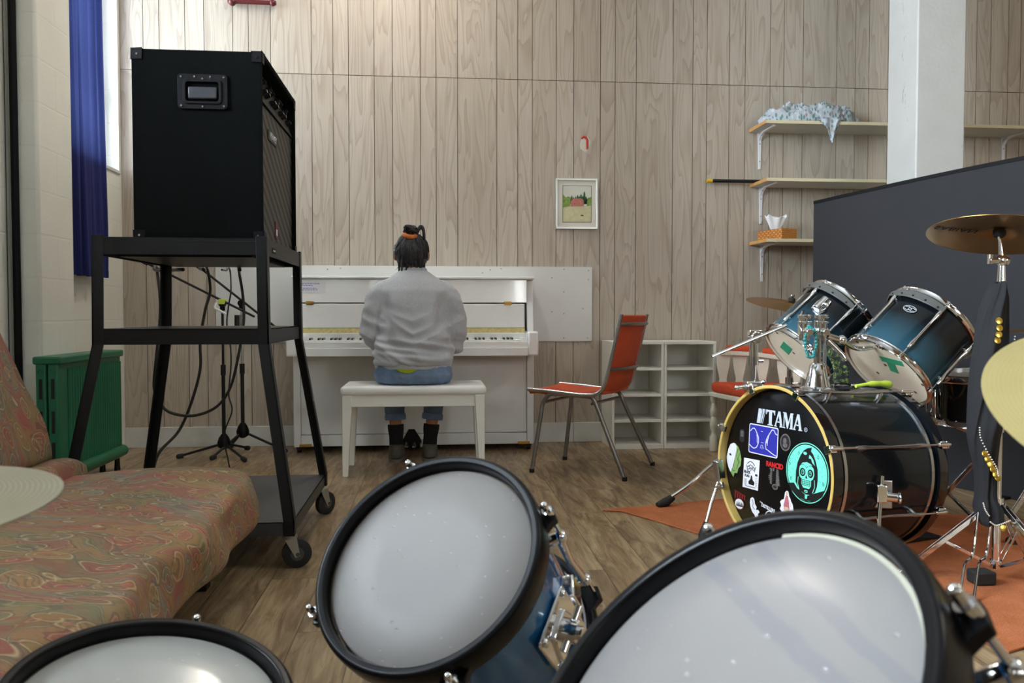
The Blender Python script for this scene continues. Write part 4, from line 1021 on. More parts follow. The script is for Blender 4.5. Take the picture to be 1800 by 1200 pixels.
tray('bottom_shelf', bx0+.006, bx1-.006, by0+.006, by1-.006, bz+.045, .045, MAT['dark_grey'])
q = MB(); q.box(tx0+.06, ty0+.06, tz-.060, tx1-.06, ty1-.03, tz-.0165); q.build('under_brace', BK, CT)
for cx, bx_, sx in ((tx0, bx0, -1), (tx1, bx1, 1)):
    for cy, by_, sy in ((ty0, by0, -1), (ty1, by1, 1)):
        q = MB()
        def L_(px_, py_, z): return V((px_, py_, z))
        pts = [(cx, cy, tz+.006), (cx+sx*.004, cy, mz-.03), (bx_, by_, bz+.05), (bx_, by_, bz)]
        w1 = .034
        for (xa, ya, za), (xb, yb, zb) in zip(pts[:-1], pts[1:]):
            # angle iron: two flanges
            for (ux, uy) in ((1, .12), (.12, 1)):
                aw, ah = w1*ux, w1*uy
                def sq(x, y, z):
                    xa_, xb_ = sorted((x+sx*.002, x-sx*aw)); ya_, yb_ = sorted((y+sy*.002, y-sy*ah))
                    return [(xa_,ya_,z),(xb_,ya_,z),(xb_,yb_,z),(xa_,yb_,z)]
                q.hexa(sq(xb, yb, zb) + sq(xa, ya, za))
        q.build('leg', BK, CT, bevel=.001)
def caster(x, y, ang, r, loc_):
    t = MB(); c, s = math.cos(ang), math.sin(ang); ax = V((c, s, 0)); fw_ = V((-s, c, 0))
    ctr_ = V((x, y, r)) + fw_*.022
    t.lathe([(.010,-.014),(r*.55,-.016),(r*.80,-.013),(r,-.010),(r,.010),(r*.80,.013),(r*.55,.016),(.010,.014)], 32, frame(ctr_, ax), closed=True)
    w_ = t.build('wheel', MAT['black_rubber'], CT)
    t = MB(); t.cyl(ctr_-ax*.022, ctr_+ax*.022, .007, n=10); t.lathe([(.0,-.0165),(r*.45,-.0165),(r*.45,.0165),(.0,.0165)], 24, frame(ctr_, ax)); t.build('hub', MAT['dark_grey'], w_)
    t = MB()
    for k in (-1, 1):
        p0 = V((x, y, bz-.008)) + ax*k*.020; t.bar(p0, ctr_+ax*k*.020-V((0,0,.008)), .003, .038, fw_, w2=.003, h2=.016)
    t.cyl((x, y, bz-.012), (x, y, bz), .024, n=16); t.build('fork', MAT['wheel_hub'], CT)
caster(-.480, 2.752, R(-72), .0475, 0); caster(-.475, 3.47, R(-38), .0475, 0); caster(-1.185, 2.76, R(-20), .0475, 0); caster(-1.18, 3.50, R(40), .0475, 0)
q = MB(); q.box(-.5555, 2.90, tz-.043, -.5545, 2.955, tz-.024); pl = q.build('maker_plate', MAT['black_plastic'], CT)
q = MB(); q.T = frame((-.5544, 2.9275, tz-.0335), (1,0,0), (0,1,0)); q.prism([(-.020,-.003),(-.004,-.003),(-.002,.003),(-.018,.003)], .0006); q.prism([(.000,-.003),(.018,-.003),(.020,.003),(.002,.003)], .0006); q.build('plate_mark', MAT['silver_letters'], pl)

# ------------------------------------------------------------------ amplifier on the cart
AM = thing('loudspeaker', 'big black carpeted amplifier cabinet on top of the steel cart', 'amplifier', (-.79, 3.13, tz+.012))
ax0, ax1, ay0, ay1, az0, az1 = -.985, -.570, 2.826, 3.470, tz-.0085, 1.700
q = MB(); e = .012
# carpeted shell open to the front (+x)
q.box(ax0, ay0, az0, ax0+e, ay1, az1); q.box(ax0, ay0, az0, ax1, ay0+e, az1); q.box(ax0, ay1-e, az0, ax1, ay1, az1)
q.box(ax0, ay0, az0, ax1, ay1, az0+e); q.box(ax0, ay0, az1-e, ax1, ay1, az1)
q.build('cabinet', MAT['amp_carpet'], AM, bevel=.007, seg=3)
q = MB(); q.box(ax1-.030, ay0+e, az0+e, ax1-.014, ay1-e, az1-.155); gr = q.build('grille', MAT['amp_grille'], AM)
q = MB(); q.hexa([(ax1-.05,ay0+e,az1-.15),(ax1-.008,ay0+e,az1-.15),(ax1-.008,ay1-e,az1-.15),(ax1-.05,ay1-e,az1-.15),(ax1-.085,ay0+e,az1-.022),(ax1-.045,ay0+e,az1-.022),(ax1-.045,ay1-e,az1-.022),(ax1-.085,ay1-e,az1-.022)])
cpn = q.build('control_panel', MAT['black_plastic'], AM, bevel=.002)
nrm = V((.128, 0, .037)).normalized()
for i in range(11):
    y = ay0+.05+i*.052
    for j, k in enumerate((.35, .72) if i % 3 else (.55,)):
        base = V((ax1-.008-.037*k, y, az1-.15+.128*k)); q = MB(); q.tube([base, base+nrm*.006, base+nrm*.017], [.011,.010,.008], 12); kb = q.build('knob', MAT['black_plastic'], cpn)
        q = MB(); q.cyl(base+nrm*.017, base+nrm*.0185, .0055, n=10); q.build('knob_cap', MAT['chrome'], kb)
bd_ = MB(); bd_.T = frame((ax1-.0135, 3.06, az1-.235), (1,0,0), (0,1,0)); bd_.box(-.075,-.018,0,.075,.018,.003); ba = bd_.build('badge', MAT['dark_grey'], AM, bevel=.001)
lines('PEAVEY', .034, MAT['silver_letters'], 'lettering', ba, ORG[ba.name].inverted() @ frame((ax1-.0095, 3.06, az1-.235), (1,0,0), (0,1,0)), depth=.0008, shear=.2, sx=1.0)
q = MB(); q.box(ax1-.014, 3.10, az0+.035, ax1-.011, 3.135, az0+.095); q.build('red_sticker', MAT['sticker_dark_red'], AM); q = MB(); q.box(ax1-.0112, 3.104, az0+.045, ax1-.0103, 3.131, az0+.068); q.build('white_sticker', MAT['sticker_white'], AM)
# recessed bar handle on the side
hx0, hx1, hz0, hz1 = ax0+.145, ax0+.305, 1.508, 1.622
q = MB()
def rrect(x0, x1, z0, z1, r, n=5):
    o = []
    for cx, cz, a0 in ((x1-r, z1-r, 0), (x0+r, z1-r, 90), (x0+r, z0+r, 180), (x1-r, z0+r, 270)):
        for i in range(n+1): a = R(a0 + 90*i/n); o.append((cx+r*math.cos(a), cz+r*math.sin(a)))
    return o
def ringpl(q, outer, inner, y0, y1, mi=0):
    k = len(outer); vs = [(x, y0, z) for x, z in outer] + [(x, y0, z) for x, z in inner] + [(x, y1, z) for x, z in outer] + [(x, y1, z) for x, z in inner]; fs = []
    for i in range(k):
        j = (i+1) % k; fs += [(i, j, k+j, k+i), (2*k+i, 3*k+i, 3*k+j, 2*k+j), (i, 2*k+i, 2*k+j, j), (k+i, k+j, 3*k+j, 3*k+i)]
    q.add(vs, fs, mi)
ringpl(q, rrect(hx0, hx1, hz0, hz1, .012), rrect(hx0+.022, hx1-.022, hz0+.020, hz1-.022, .010), ay0-.006, ay0+.001)
hn = q.build('handle_plate', MAT['black_plastic'], AM, bevel=.0015)
q = MB(); ringpl(q, rrect(hx0+.018, hx1-.018, hz0+.016, hz1-.018, .012), rrect(hx0+.027, hx1-.027, hz0+.025, hz1-.027, .009), ay0-.010, ay0-.002); q.build('handle_bezel', MAT['black_plastic'], hn, bevel=.002)
q = MB(); q.box(hx0+.034, ay0-.010, hz0+.033, hx1-.034, ay0-.002, hz0+.072); q.build('grip', simple('grip_plastic', (.03,.031,.036), .35), hn, bevel=.004)
for x, z in [(hx0+.012,hz1-.010),(hx0+.055,hz1-.009),(hx0+.105,hz1-.009),(hx1-.012,hz1-.010),(hx0+.012,hz0+.010),(hx0+.08,hz0+.008),(hx1-.012,hz0+.010),(hx0+.08,hz1-.016)]:
    q = MB(); q.cyl((x, ay0-.0055, z), (x, ay0-.0085, z), .0032, n=8); q.build('screw', MAT['steel_grey'], hn)
for x in (ax0, ax1):
    for y in (ay0, ay1):
        for z in (az0, az1):
            sx, sy, sz = (1 if x == ax1 else -1), (1 if y == ay1 else -1), (1 if z == az1 else -1)
            q = MB(); h = .034; 
            for nx, ny, nz in ((1,0,0),(0,1,0),(0,0,1)):
                a = [x-sx*(h if not nx else .001), y-sy*(h if not ny else .001), z-sz*(h if not nz else .001)]; c = [x+sx*.0025, y+sy*.0025, z+sz*.0025]
                q.box(*[min(u, w_) for u, w_ in zip(a, c)], *[max(u, w_) for u, w_ in zip(a, c)])
            co_ = q.build('corner_cap', MAT['black_plastic'], AM, bevel=.002)
            if sz > 0 or sy < 0:
                q = MB(); q.cyl((x-sx*.017, y+sy*.002, z-sz*.017), (x-sx*.017, y+sy*.0045, z-sz*.017), .0035, n=8); q.build('screw', MAT['chrome'], co_)

# ------------------------------------------------------------------ green radiator
G = MAT['green_enamel']
RD = thing('radiator', 'green enamelled column radiator against the white block wall', 'radiator', (-1.73, 4.2, 0))
rx0, rx1, ry0, ry1, rz0, rz1 = -1.785, -1.675, 3.86, 4.60, .07, .645
q = MB(); q.box(rx0-.006, ry0-.006, rz1-.035, rx1+.006, ry1+.006, rz1); q.build('top_cap', G, RD, bevel=.008)
q = MB(); q.box(rx0, ry0+.10, rz0+.03, rx1-.012, ry1, rz1-.03)
n_ = 22
for i in range(n_):
    y = ry0+.115 + (ry1-ry0-.135)*i/(n_-1); q.cyl((rx1-.012, y, rz0+.03), (rx1-.012, y, rz1-.06), .0115, n=10)
q.build('ribbed_side', G, RD)
for k in range(2):
    x0 = rx0 + .004 + k*.052; x1 = x0+.046
    q = MB(); q.box(x0, ry0, rz0+.02, x1, ry0+.10, rz1-.03); cl = q.build('end_column', G, RD, bevel=.008)
    q = MB(); xc = (x0+x1)/2
    for z0, z1 in ((.455,.545),(.30,.40),(.14,.26)):
        q = MB(); q.box(xc-.007, ry0-.0015, z0, xc+.007, ry0+.002, z1); q.build('slot', MAT['dark_gap'], cl)
    q = MB(); q.lathe([(.008,0),(.017,0),(.017,.004),(.008,.004)], 20, frame((xc, ry0, .580), (0,-1,0)), closed=True); q.build('end_boss', G, cl)
q = MB(); q.tube([(rx1-.004, ry0+.02, rz0+.035), (rx1-.004, ry1+.004, rz0+.035)], .030, 16); q.box(rx0, ry0+.01, rz0, rx1, ry1, rz0+.04); q.build('base_rail', G, RD, bevel=.004)
for y in (ry0+.06, ry1-.05):
    for x in (rx0+.02, rx1-.015):
        q = MB(); q.cyl((x, y, 0), (x, y, rz0+.01), .016, .012, n=12); q.build('foot', BK, RD)
q = MB(); q.cyl((rx1-.03, ry1+.004, rz0+.03), (rx1-.03, ry1+.03, rz0+.03), .018, n=12); q.build('end_plug', MAT['green_enamel'], RD)

# ------------------------------------------------------------------ futon sofa
P = MAT['paisley']
FU = thing('futon_sofa', 'low futon sofa in a faded red and ochre paisley cover', 'sofa', (-1.1, 1.8, 0))
fy0, fy1 = 1.0, 2.66
def rsec(t, hw_, hh, r):
    """rounded-rectangle outline, t in 0..1"""
    p = 2*math.pi*t; c, s = math.cos(p), math.sin(p); e_ = .42
    return hw_*math.copysign(abs(c)**e_, c), hh*math.copysign(abs(s)**e_, s)
q = MB()
def seatm(u, v):
    y = fy0 + (fy1-fy0)*v; en = min(v, 1-v)*(fy1-fy0); k = 1 - max(0, (.07-en)/.07)**2*.42
    x, z = rsec(u, .385, .110*k, .08)
    xx = -.940 + x*(1-.02*(1-k)); zz = .248 + z
    top = max(0, z)/.110
    zz += top*(.028*N3.noise((xx*2.2, y*2.4, 2.)) + .012*N3.noise((xx*7, y*6, 5.)))
    # creases near the front edge
    fr_ = max(0, (xx+.85)/.3)
    zz += top*fr_*(.012*math.sin(y*9+xx*14+1.5*math.sin(y*4))*.7)
    xx += (.016*N3.noise((y*4, z*9, 1.)) + .010*math.sin(y*13+z*22))*max(0, x)/.385
    if z < 0 and x > 0: zz -= .012*N3.noise((y*3.1, 1.7, 0))+.006
    return V((xx, y, zz))
q.grid(seatm, 96, 70, wrap=True)
for v in (0, 1):
    c = [seatm(i/96, v) for i in range(96)]; q.add(c, [tuple(range(96))])
o = q.build('seat_mattress', P, FU, angle=60)
def leanm(q, x0, z0, x1, z1, th, seed, ya=fy0, yb=fy1+.02, amp=1.):
    d = V((x1-x0, 0, z1-z0)); ln = d.length; d.normalize(); nn_ = V((-d.z, 0, d.x)); nn_ = -nn_ if nn_.x < 0 else nn_
    def f_(u, v):
        y = ya + (yb-ya)*v; en = min(v, 1-v)*(yb-ya); k = 1 - max(0, (.07-en)/.07)**2*.5
        a, b_ = rsec(u, ln/2, th/2*k, .06); p = V(((x0+x1)/2, y, (z0+z1)/2)) + d*a + nn_*b_
        p += nn_*(.020*N3.noise((a*3+seed, y*2.5, b_*3)) + .010*N3.noise((a*8+seed, y*7, 2.)))*amp*(1 if b_ > 0 else .3)
        return p
    q.grid(f_, 72, 60, wrap=True)
    for v in (0, 1): q.add([f_(i/72, v) for i in range(72)], [tuple(range(72))])
q = MB(); leanm(q, -1.205, .375, -1.395, .805, .15, 3.); q.build('back_mattress', P, FU, angle=60)
q = MB(); leanm(q, -1.34, .300, -1.085, .345, .12, 9., amp=1.2); q.build('fold_of_cover', P, FU, angle=60)
q = MB()
for y in (fy0+.12, fy1-.12): q.box(-1.45, y-.03, .09, -.68, y+.03, .118)
q.box(-.74, fy0+.05, .08, -.68, fy1-.05, .118); q.box(-1.45, fy0+.05, .08, -1.39, fy1-.05, .118)
q.build('frame', MAT['black_metal'], FU, bevel=.004)
for x in (-.715, -1.42):
    for y in (fy0+.10, fy1-.10):
        q = MB(); q.box(x-.025, y-.025, 0, x+.025, y+.025, .085); q.build('leg', MAT['black_metal'], FU, bevel=.004)
q = MB(); q.bar((-1.43, fy0+.1, .10), (-1.53, fy0+.1, .70), .04, .04); q.bar((-1.43, fy1-.1, .10), (-1.53, fy1-.1, .70), .04, .04); q.build('back_frame', MAT['black_metal'], FU, bevel=.004)

# ------------------------------------------------------------------ microphone stands and cables
def mic_stand(x, y, zt, piv, b0, b1, lab, rot, hl, ball=False):
    zl = .125 if ball else .075
    t = thing('microphone_stand', lab, 'microphone stand', (x, y, 0), 'black microphone boom stands')
    q = MB(); q.cyl((x, y, zl-.01), (x, y, .50), .011, n=12); q.cyl((x, y, .48), (x, y, .54), .015, n=12); q.build('lower_tube', BK, t)
    q = MB(); q.cyl((x, y, .52), (x, y, zt), .0075, n=12); q.build('upper_tube', MAT['chrome_dull'] if ball else BK, t)
    q = MB(); q.lathe([(.012,zl-.03),(.034,zl-.015),(.038,zl+.01),(.028,zl+.04),(.014,zl+.06)], 20, Matrix.Translation((x, y, 0))); q.build('leg_boss', MAT['black_plastic'], t)
    for k in range(3):
        a = R(rot+120*k); c = V((x+math.cos(a)*.25, y+math.sin(a)*.25, .014)); q = MB(); q.tube([(x+math.cos(a)*.02, y+math.sin(a)*.02, zl), c], .0075, 10); lg = q.build('leg', BK, t)
        q = MB(); q.cyl(c+(V((x,y,.05))-c)*.1, c-V((0,0,0)), .014, n=10); q.ball(c, .014, 10, 8); q.build('rubber_foot', MAT['black_rubber'], lg)
    q = MB(); pv = V(piv); q.cyl((x, y, zt-.02), (x, y, zt+.015), .015, n=12); q.cyl(pv-V((0,.022,0)), pv+V((0,.022,0)), .019, n=14); q.build('boom_clamp', MAT['black_plastic'], t)
    q = MB(); q.tube([b0, b1], .0070, 10); q.build('boom', BK, t)
    d = (V(b1)-V(b0)).normalized(); q = MB(); q.cyl(V(b0), V(b0)-d*.06, .013, n=12); q.build('boom_end', MAT['black_rubber'], t)
    return t
m1 = mic_stand(-1.236, 4.95, .875, (-1.232, 4.935, .895), (-1.645, 4.93, 1.125), (-1.05, 4.935, .82), 'black boom microphone stand with a yellow tag, behind the cart, arm reaching to the wall', 190, .3)
q = MB(); q.box(-1.250, 4.91, .892, -1.214, 4.955, .922); q.build('yellow_tag', MAT['lime_band'], m1, bevel=.004)
q = MB(); q.tube(bez([(-1.262,4.91,.90),(-1.266,4.90,.87),(-1.236,4.895,.855),(-1.205,4.90,.835)], 5), .007, 8); q.build('microphone_clip', MAT['sticker_white'], m1)
m2 = mic_stand(-1.152, 5.055, .885, (-1.148, 5.040, .90), (-1.380, 5.040, 1.105), (-.948, 5.040, .755), 'black boom microphone stand closer to the piano, arm sloping down towards the keys', 0, .3, True)
q = MB(); q.cyl((-1.172, 5.03, .70), (-1.172, 5.03, .83), .016, n=12); q.build('boom_weight', MAT['black_rubber'], m2)
def cable(pts, r, lab, n=8):
    q = MB(); q.tube(bez(pts, n), r, 8); return tag(q.build('cable', MAT['wire']), lab, 'cable')
cable([(-1.0,3.40,1.012),(-1.30,4.0,1.04),(-1.42,4.38,1.075),(-1.412,4.40,.95),(-1.412,4.40,.812),(-1.432,4.40,.62),(-1.446,4.40,.46),(-1.42,4.40,.38),(-1.365,4.40,.327),(-1.251,4.40,.310),(-1.136,4.40,.354),(-1.063,4.40,.457),(-1.018,4.40,.634),(-.992,4.40,.80),(-.995,4.40,.929),(-.99,4.30,1.05),(-.90,3.9,1.06),(-.78,3.40,1.012)], .0075, 'black cable hanging from the cart top in one wide loop')
cable([(-.92,3.40,1.012),(-1.10,4.0,1.05),(-1.165,4.36,1.075),(-1.175,4.46,.96),(-1.202,4.46,.855),(-1.229,4.46,.694),(-1.231,4.46,.547),(-1.279,4.46,.37),(-1.344,4.46,.223),(-1.415,4.38,.13),(-1.440,4.36,.05),(-1.43,4.33,.009),(-1.36,4.30,.009)], .0075, 'black cable dropping from the cart to the floor beside its rear leg')
cable([(-.85,3.40,1.012),(-.98,4.0,1.04),(-1.050,4.36,1.065),(-1.038,4.33,.959),(-1.052,4.33,.87),(-1.060,4.33,.782),(-1.045,4.33,.68),(-1.042,4.33,.575),(-1.055,4.33,.427),(-1.040,4.33,.34),(-1.080,4.33,.22),(-1.085,4.42,.08),(-1.07,4.44,.006),(-1.02,4.46,.006)], .004, 'thin black cable hanging beside the microphone stands down to the floor')

# ------------------------------------------------------------------ dark screen on the right
SC = thing('room_divider', 'large dark charcoal felt screen behind the drum kit', 'screen', (2.45, 3.9, 0))
a0, a1 = V((2.222, 4.655, 0)), V((2.98, 2.42, 0)); d = (a1-a0).normalized(); nn2 = V((-d.y, d.x, 0))
q = MB(); N_ = 40; Ls = (a1-a0).length
def topz(s_): return 1.478 + .045*math.sin(min(1., s_/1.9)*math.pi*.62)
fr_, bk_ = [], []
outl = [(0, .0)] + [(Ls, 0)] + [(Ls*(1-i/N_), topz(Ls*(1-i/N_))) for i in range(N_+1)]
q.prism(outl, .035, frame(a0, nn2, d) if frame(a0, nn2, d).to_3x3().col[1].z > 0 else frame(a0, -nn2, d))
q.build('panel', MAT['screen'], SC)
q = MB(); Mx = [a0 + d*(Ls*i/N_) + V((0,0,topz(Ls*i/N_)+.004)) + (nn2 if frame(a0, nn2, d).to_3x3().col[1].z > 0 else -nn2)*.0175 for i in range(N_+1)]
for p_, q_ in zip(Mx[:-1], Mx[1:]): q.bar(p_, q_, .040, .018)
q.build('edge_trim', MAT['black_plastic'], SC)
for s_ in (.05, .62, 1.2, Ls-.1):
    c = a0 + d*s_; q = MB(); q.bar(c+V((0,0,.006))-nn2*.12, c+V((0,0,.006))+nn2*.12, .05, .012); q.build('foot', BK, SC)

# ------------------------------------------------------------------ rug
rp = [(.70,3.425),(.76,3.445),(.86,3.468),(1.25,3.575),(1.55,3.63),(1.85,3.45),(2.12,3.22),(2.34,3.13),(2.34,2.26),(1.75,2.03),(1.40,1.885),(1.30,2.20),(1.17,2.60),(1.0,3.0),(.87,3.25),(.775,3.405)]
q = MB(); bmr = []
k = len(rp); q.add([(x, y, .001) for x, y in rp] + [(x, y, .008) for x, y in rp], [tuple(range(k-1,-1,-1)), tuple(range(k,2*k))] + [(i,(i+1)%k,k+(i+1)%k,k+i) for i in range(k)])
tag(q.build('rug', MAT['rug'], bevel=.002), 'rust orange rug under the drum kit, its corner pointing to the chair', 'rug')
# ------------------------------------------------------------------ drum building blocks (local frame: batter head at z = 0, shell below)
def chrome_hoop(q, Rr, z, up, mi=0):
    s = 1 if up else -1
    q.lathe([(Rr+.0015,z),(Rr+.0015,z+s*.011),(Rr+.004,z+s*.013),(Rr+.0065,z+s*.011),(Rr+.0045,z+s*.006),(Rr+.0045,z-s*.004),(Rr+.012,z-s*.006),(Rr+.0125,z-s*.010),(Rr+.009,z-s*.014),(Rr+.0015,z-s*.014)], 64, closed=True, mi=mi)
def black_hoop(q, Rr, z, up, n=72):
    s = 1 if up else -1
    q.lathe([(Rr+.001,z-s*.004),(Rr+.001,z+s*.012),(Rr+.003,z+s*.016),(Rr+.011,z+s*.017),(Rr+.015,z+s*.014),(Rr+.0165,z+s*.006),(Rr+.0165,z-s*.018),(Rr+.014,z-s*.022),(Rr+.006,z-s*.022),(Rr+.004,z-s*.006)], n, closed=True)
def pol(r, a, z): return V((r*math.cos(a), r*math.sin(a), z))

def near_drum(name, label, c, n, Rr, L_, head, lug0, nl, legs=True, x=None):
    t = thing(name, label, 'drum', c, 'blue drums with black hoops in front of the camera', M=frame(c, n, x))
    kw_ = dict(local=True)
    q = MB(); q.lathe([(Rr-.006,-.004),(Rr-.002,-.004),(Rr-.001,-.008),(Rr-.001,-L_+.008),(Rr-.002,-L_+.004),(Rr-.006,-L_+.004)], 72, closed=True); q.build('shell', MAT['blue_shell'], t, **kw_)
    q = MB(); q.lathe([(0,0),(Rr*.5,0),(Rr-.004,0),(Rr,-.0035),(Rr+.002,-.014)], 96); hd = q.build('batter_head', head, t, angle=60, **kw_)
    q = MB(); q.lathe([(0,-L_),(Rr-.004,-L_),(Rr,-L_+.0035),(Rr+.002,-L_+.014)], 72); q.build('resonant_head', MAT['reso_film'], t, angle=60, **kw_)
    q = MB(); q.lathe([(Rr-.0005,-L_+.008),(Rr+.0022,-L_+.008),(Rr+.0022,-L_+.022),(Rr-.0005,-L_+.022)], 72, closed=True); q.build('head_collar', MAT['sticker_white'], t, **kw_)
    for z, up in ((0, True), (-L_, False)):
        q = MB(); black_hoop(q, Rr, z, up)
        for k in range(nl):
            a = lug0 + 2*math.pi*k/nl; T = Matrix.Rotation(a, 4, 'Z'); s = 1 if up else -1
            q.prism([(Rr+.010,-.024),(Rr+.024,-.015),(Rr+.033,-.011),(Rr+.033,.011),(Rr+.024,.015),(Rr+.010,.024)], .012, T, z0=z-s*.016-.006)
        q.build('hoop', MAT['black_hoop'], t, bevel=.0015, **kw_)
    for k in range(nl):
        a = lug0 + 2*math.pi*k/nl; rr = Rr+.0255
        for e_, o_ in ((0., 1), (-L_, -1)):
            q = MB(); q.cyl(pol(rr, a, e_+o_*.004), pol(rr, a, e_-o_*L_*.28), .0034, n=8); q.cyl(pol(rr, a, e_-o_*.010), pol(rr, a, e_+o_*.001), .0080, n=12); q.cyl(pol(rr, a, e_+o_*.001), pol(rr, a, e_+o_*.012), .0052, n=8); q.ball(pol(rr, a, e_+o_*.012), .0055, 10, 6)
            q.build('tension_rod', MAT['chrome'], t, **kw_)
        q = MB(); T = Matrix.Rotation(a, 4, 'Z')
        for z in (-L_*.26, -L_*.74): q.ball(pol(rr-.002, a, z), .0105, 12, 8); q.cyl(pol(Rr-.002, a, z), pol(rr, a, z), .0085, .0095, n=12)
        q.tube([pol(rr-.004, a, -L_*.26), pol(rr-.008, a, -L_*.5), pol(rr-.004, a, -L_*.74)], [.0075,.006,.0075], 10); q.build('lug', MAT['chrome'], t, **kw_)
    M_ = ORG[t.name]; inv = M_.inverted()
    if legs:
        for k in range(3):
            a = lug0 + math.pi/nl + 2*math.pi*k/3; p0 = M_ @ pol(Rr+.010, a, -L_*.55)
            out = (p0 - M_ @ V((0,0,-L_*.55))); out.z = 0; foot = p0 + out*.25; foot.z = .012
            q = MB(); q.tube([inv @ p0, inv @ (p0*.8+foot*.2+out*.06), inv @ foot], .0055, 10); lg = q.build('leg', MAT['chrome'], t, **kw_)
            q = MB(); q.ball(inv @ foot, .0118, 10, 8); q.build('rubber_foot', MAT['black_rubber'], lg, **kw_)
            q = MB(); q.box(Rr-.002,-.018,-L_*.55-.02,Rr+.018,.018,-L_*.55+.02); q.v = [Matrix.Rotation(a,4,'Z') @ v for v in q.v]; q.build('leg_bracket', MAT['chrome'], t, bevel=.003, **kw_)
    return t
def nvec(th, ph): th, ph = R(th), R(ph); return V((math.cos(th)*math.cos(ph), math.sin(th)*math.cos(ph), math.sin(ph)))
d1 = near_drum('tom_drum', 'blue tom with a dented grey head tilted towards the sofa, middle of the front drums', (-.010,1.136,.494), nvec(-123.8,44.3), .1524, .26, MAT['drum_head'], R(35), 4)
# square chrome tom bracket on its shell
a = R(178); q = MB(); T = Matrix.Rotation(a, 4, 'Z') @ frame((.1535,0,-.135), (1,0,0), (0,1,0))
q.prism([(-.042,-.046),(.042,-.046),(.046,-.042),(.046,.042),(.042,.046),(-.042,.046),(-.046,.042),(-.046,-.042)], .005, T); q.prism([(-.034,-.034),(.034,-.034),(.022,.022),(-.022,.022)], .010, T); bp = q.build('mount_plate', MAT['chrome'], d1, local=True, bevel=.003)
q = MB(); q.cyl(T @ V((0,.004,.004)), T @ V((0,.004,.034)), .017, n=20); q.cyl(T @ V((.0,.004,.030)), T @ V((.0,.004,.040)), .010, n=14); q.cyl(T @ V((-.03,.004,.020)), T @ V((.034,.012,.024)), .006, n=10); q.build('mount_clamp', MAT['chrome'], bp, local=True)
for x, y in ((-.036,-.038),(.036,-.038),(-.036,.038),(.036,.038)):
    q = MB(); q.ball(T @ V((x,y,.005)), .0065, 12, 8); q.build('mount_bolt', MAT['chrome'], bp, local=True)
d2 = near_drum('tom_drum', 'blue tom with a streaked pale head and black hoop, nearest of the front drums', (.207,.593,.548), nvec(-169.4,49.4), .165, .25, MAT['drum_head_streaked'], R(53), 4)
q = MB(); q.lathe([(.1605,.0003),(.1645,.0003),(.1645,.0010),(.1605,.0010)], 40, closed=True, a0=R(-160), a1=R(-62)); q.build('pale_rim_arc', simple('pale_rim_film', srgb(162,159,142), .5), d2, local=True)  # pale arc along part of the head's rim
d3 = near_drum('tom_drum', 'blue-shelled drum with a shiny white head by the sofa edge, cut off at the bottom', (-.327,.965,.389), nvec(-40.5,76.2), .1457, .16, MAT['drum_head_smooth'], R(40), 4)

# ------------------------------------------------------------------ cymbals
def cymbal_prof(Rr, bell=.055, h=.022, th=.0014):
    top = [(.006,h),(bell*.45,h*.97),(bell*.8,h*.80),(bell,h*.58),(bell*1.15,h*.50),(Rr*.6,h*.30),(Rr*.85,h*.10),(Rr,0)]
    return top + [(r, z-th) for r, z in reversed(top)]
def cymbal(name, label, c, n, Rr, mat, stand_base, bell=.055, under_text=False):
    M_ = frame(c, n); t = thing(name, label, 'cymbal', c, M=M_)
    q = MB(); q.lathe(cymbal_prof(Rr, bell), 96, closed=True); pl = q.build('plate', mat, t, local=True, angle=30)
    q = MB(); q.lathe([(.005,.024),(.016,.024),(.017,.036),(.014,.040),(.005,.040)], 20, closed=True); q.lathe([(.005,.018),(.018,.016),(.018,.002),(.014,-.004),(.005,-.004)], 20, closed=True); q.build('felt_washer', MAT['black_rubber'], t, local=True)
    if stand_base is not None:
        q = MB(); q.cyl((0,0,.040), (0,0,.056), .0052, n=10); q.lathe([(.0,.056),(.009,.056),(.010,.048),(.006,.042),(0,.042)], 14); q.build('wing_nut', MAT['chrome'], t, local=True)
    return t
cz = (1.730,2.409,1.077); cn = nvec(38.1,76.7)
cy = cymbal('crash_cymbal', 'bronze crash cymbal tilted on the stand draped with a black scarf, seen from below', cz, cn, .203, MAT['cymbal'], 1)
Mc = ORG[cy.name]
Tt = frame((0,0,0), (0,0,-1), (1,0,0))
inv3 = Mc.inverted().to_3x3()
dx = inv3 @ V((1,-.1,0)); dx.z = 0; dx.normalize()
def under(r, off): 
    c_ = dx*r; 
    return frame((c_.x, c_.y, .0045 - .0014 - .0006 + (.006-.006)), (0,0,-1), dx)
tt = lines('SABIAN', .046, MAT['black_plastic'], 'lettering', cy, frame(tuple(dx*-.128 + V((-dx.y, dx.x, 0))*.012 + V((0,0,.0016))), tuple(dx*.052 + V((0,0,-1))), tuple(-dx)), depth=.0002, shear=.2, sx=-.85)
cymbal('ride_cymbal', 'thin bronze cymbal seen edge-on behind the left rack tom', (1.70,3.84,.874), (V((.10,-.20,1))).normalized(), .21, MAT['cymbal'], 1)
cymbal('pale_cymbal', 'pale cymbal at the left edge above the paisley sofa', (-.515,.745,.665), (V((-.03,-.05,1))).normalized(), .178, MAT['cymbal_silver'], 1)
cymbal('brass_cymbal', 'pale brass cymbal close to the camera at the right edge, cutting across the scarf', (.753,.772,.735), nvec(-105,62), .178, MAT['cymbal_pale'], 1)
cymbal('hi_hat_cymbal', 'thin edge-on cymbal just visible between scarf and dark screen', (2.36,3.00,.768), (V((.0,-.03,1))).normalized(), .178, MAT['cymbal'], 1)

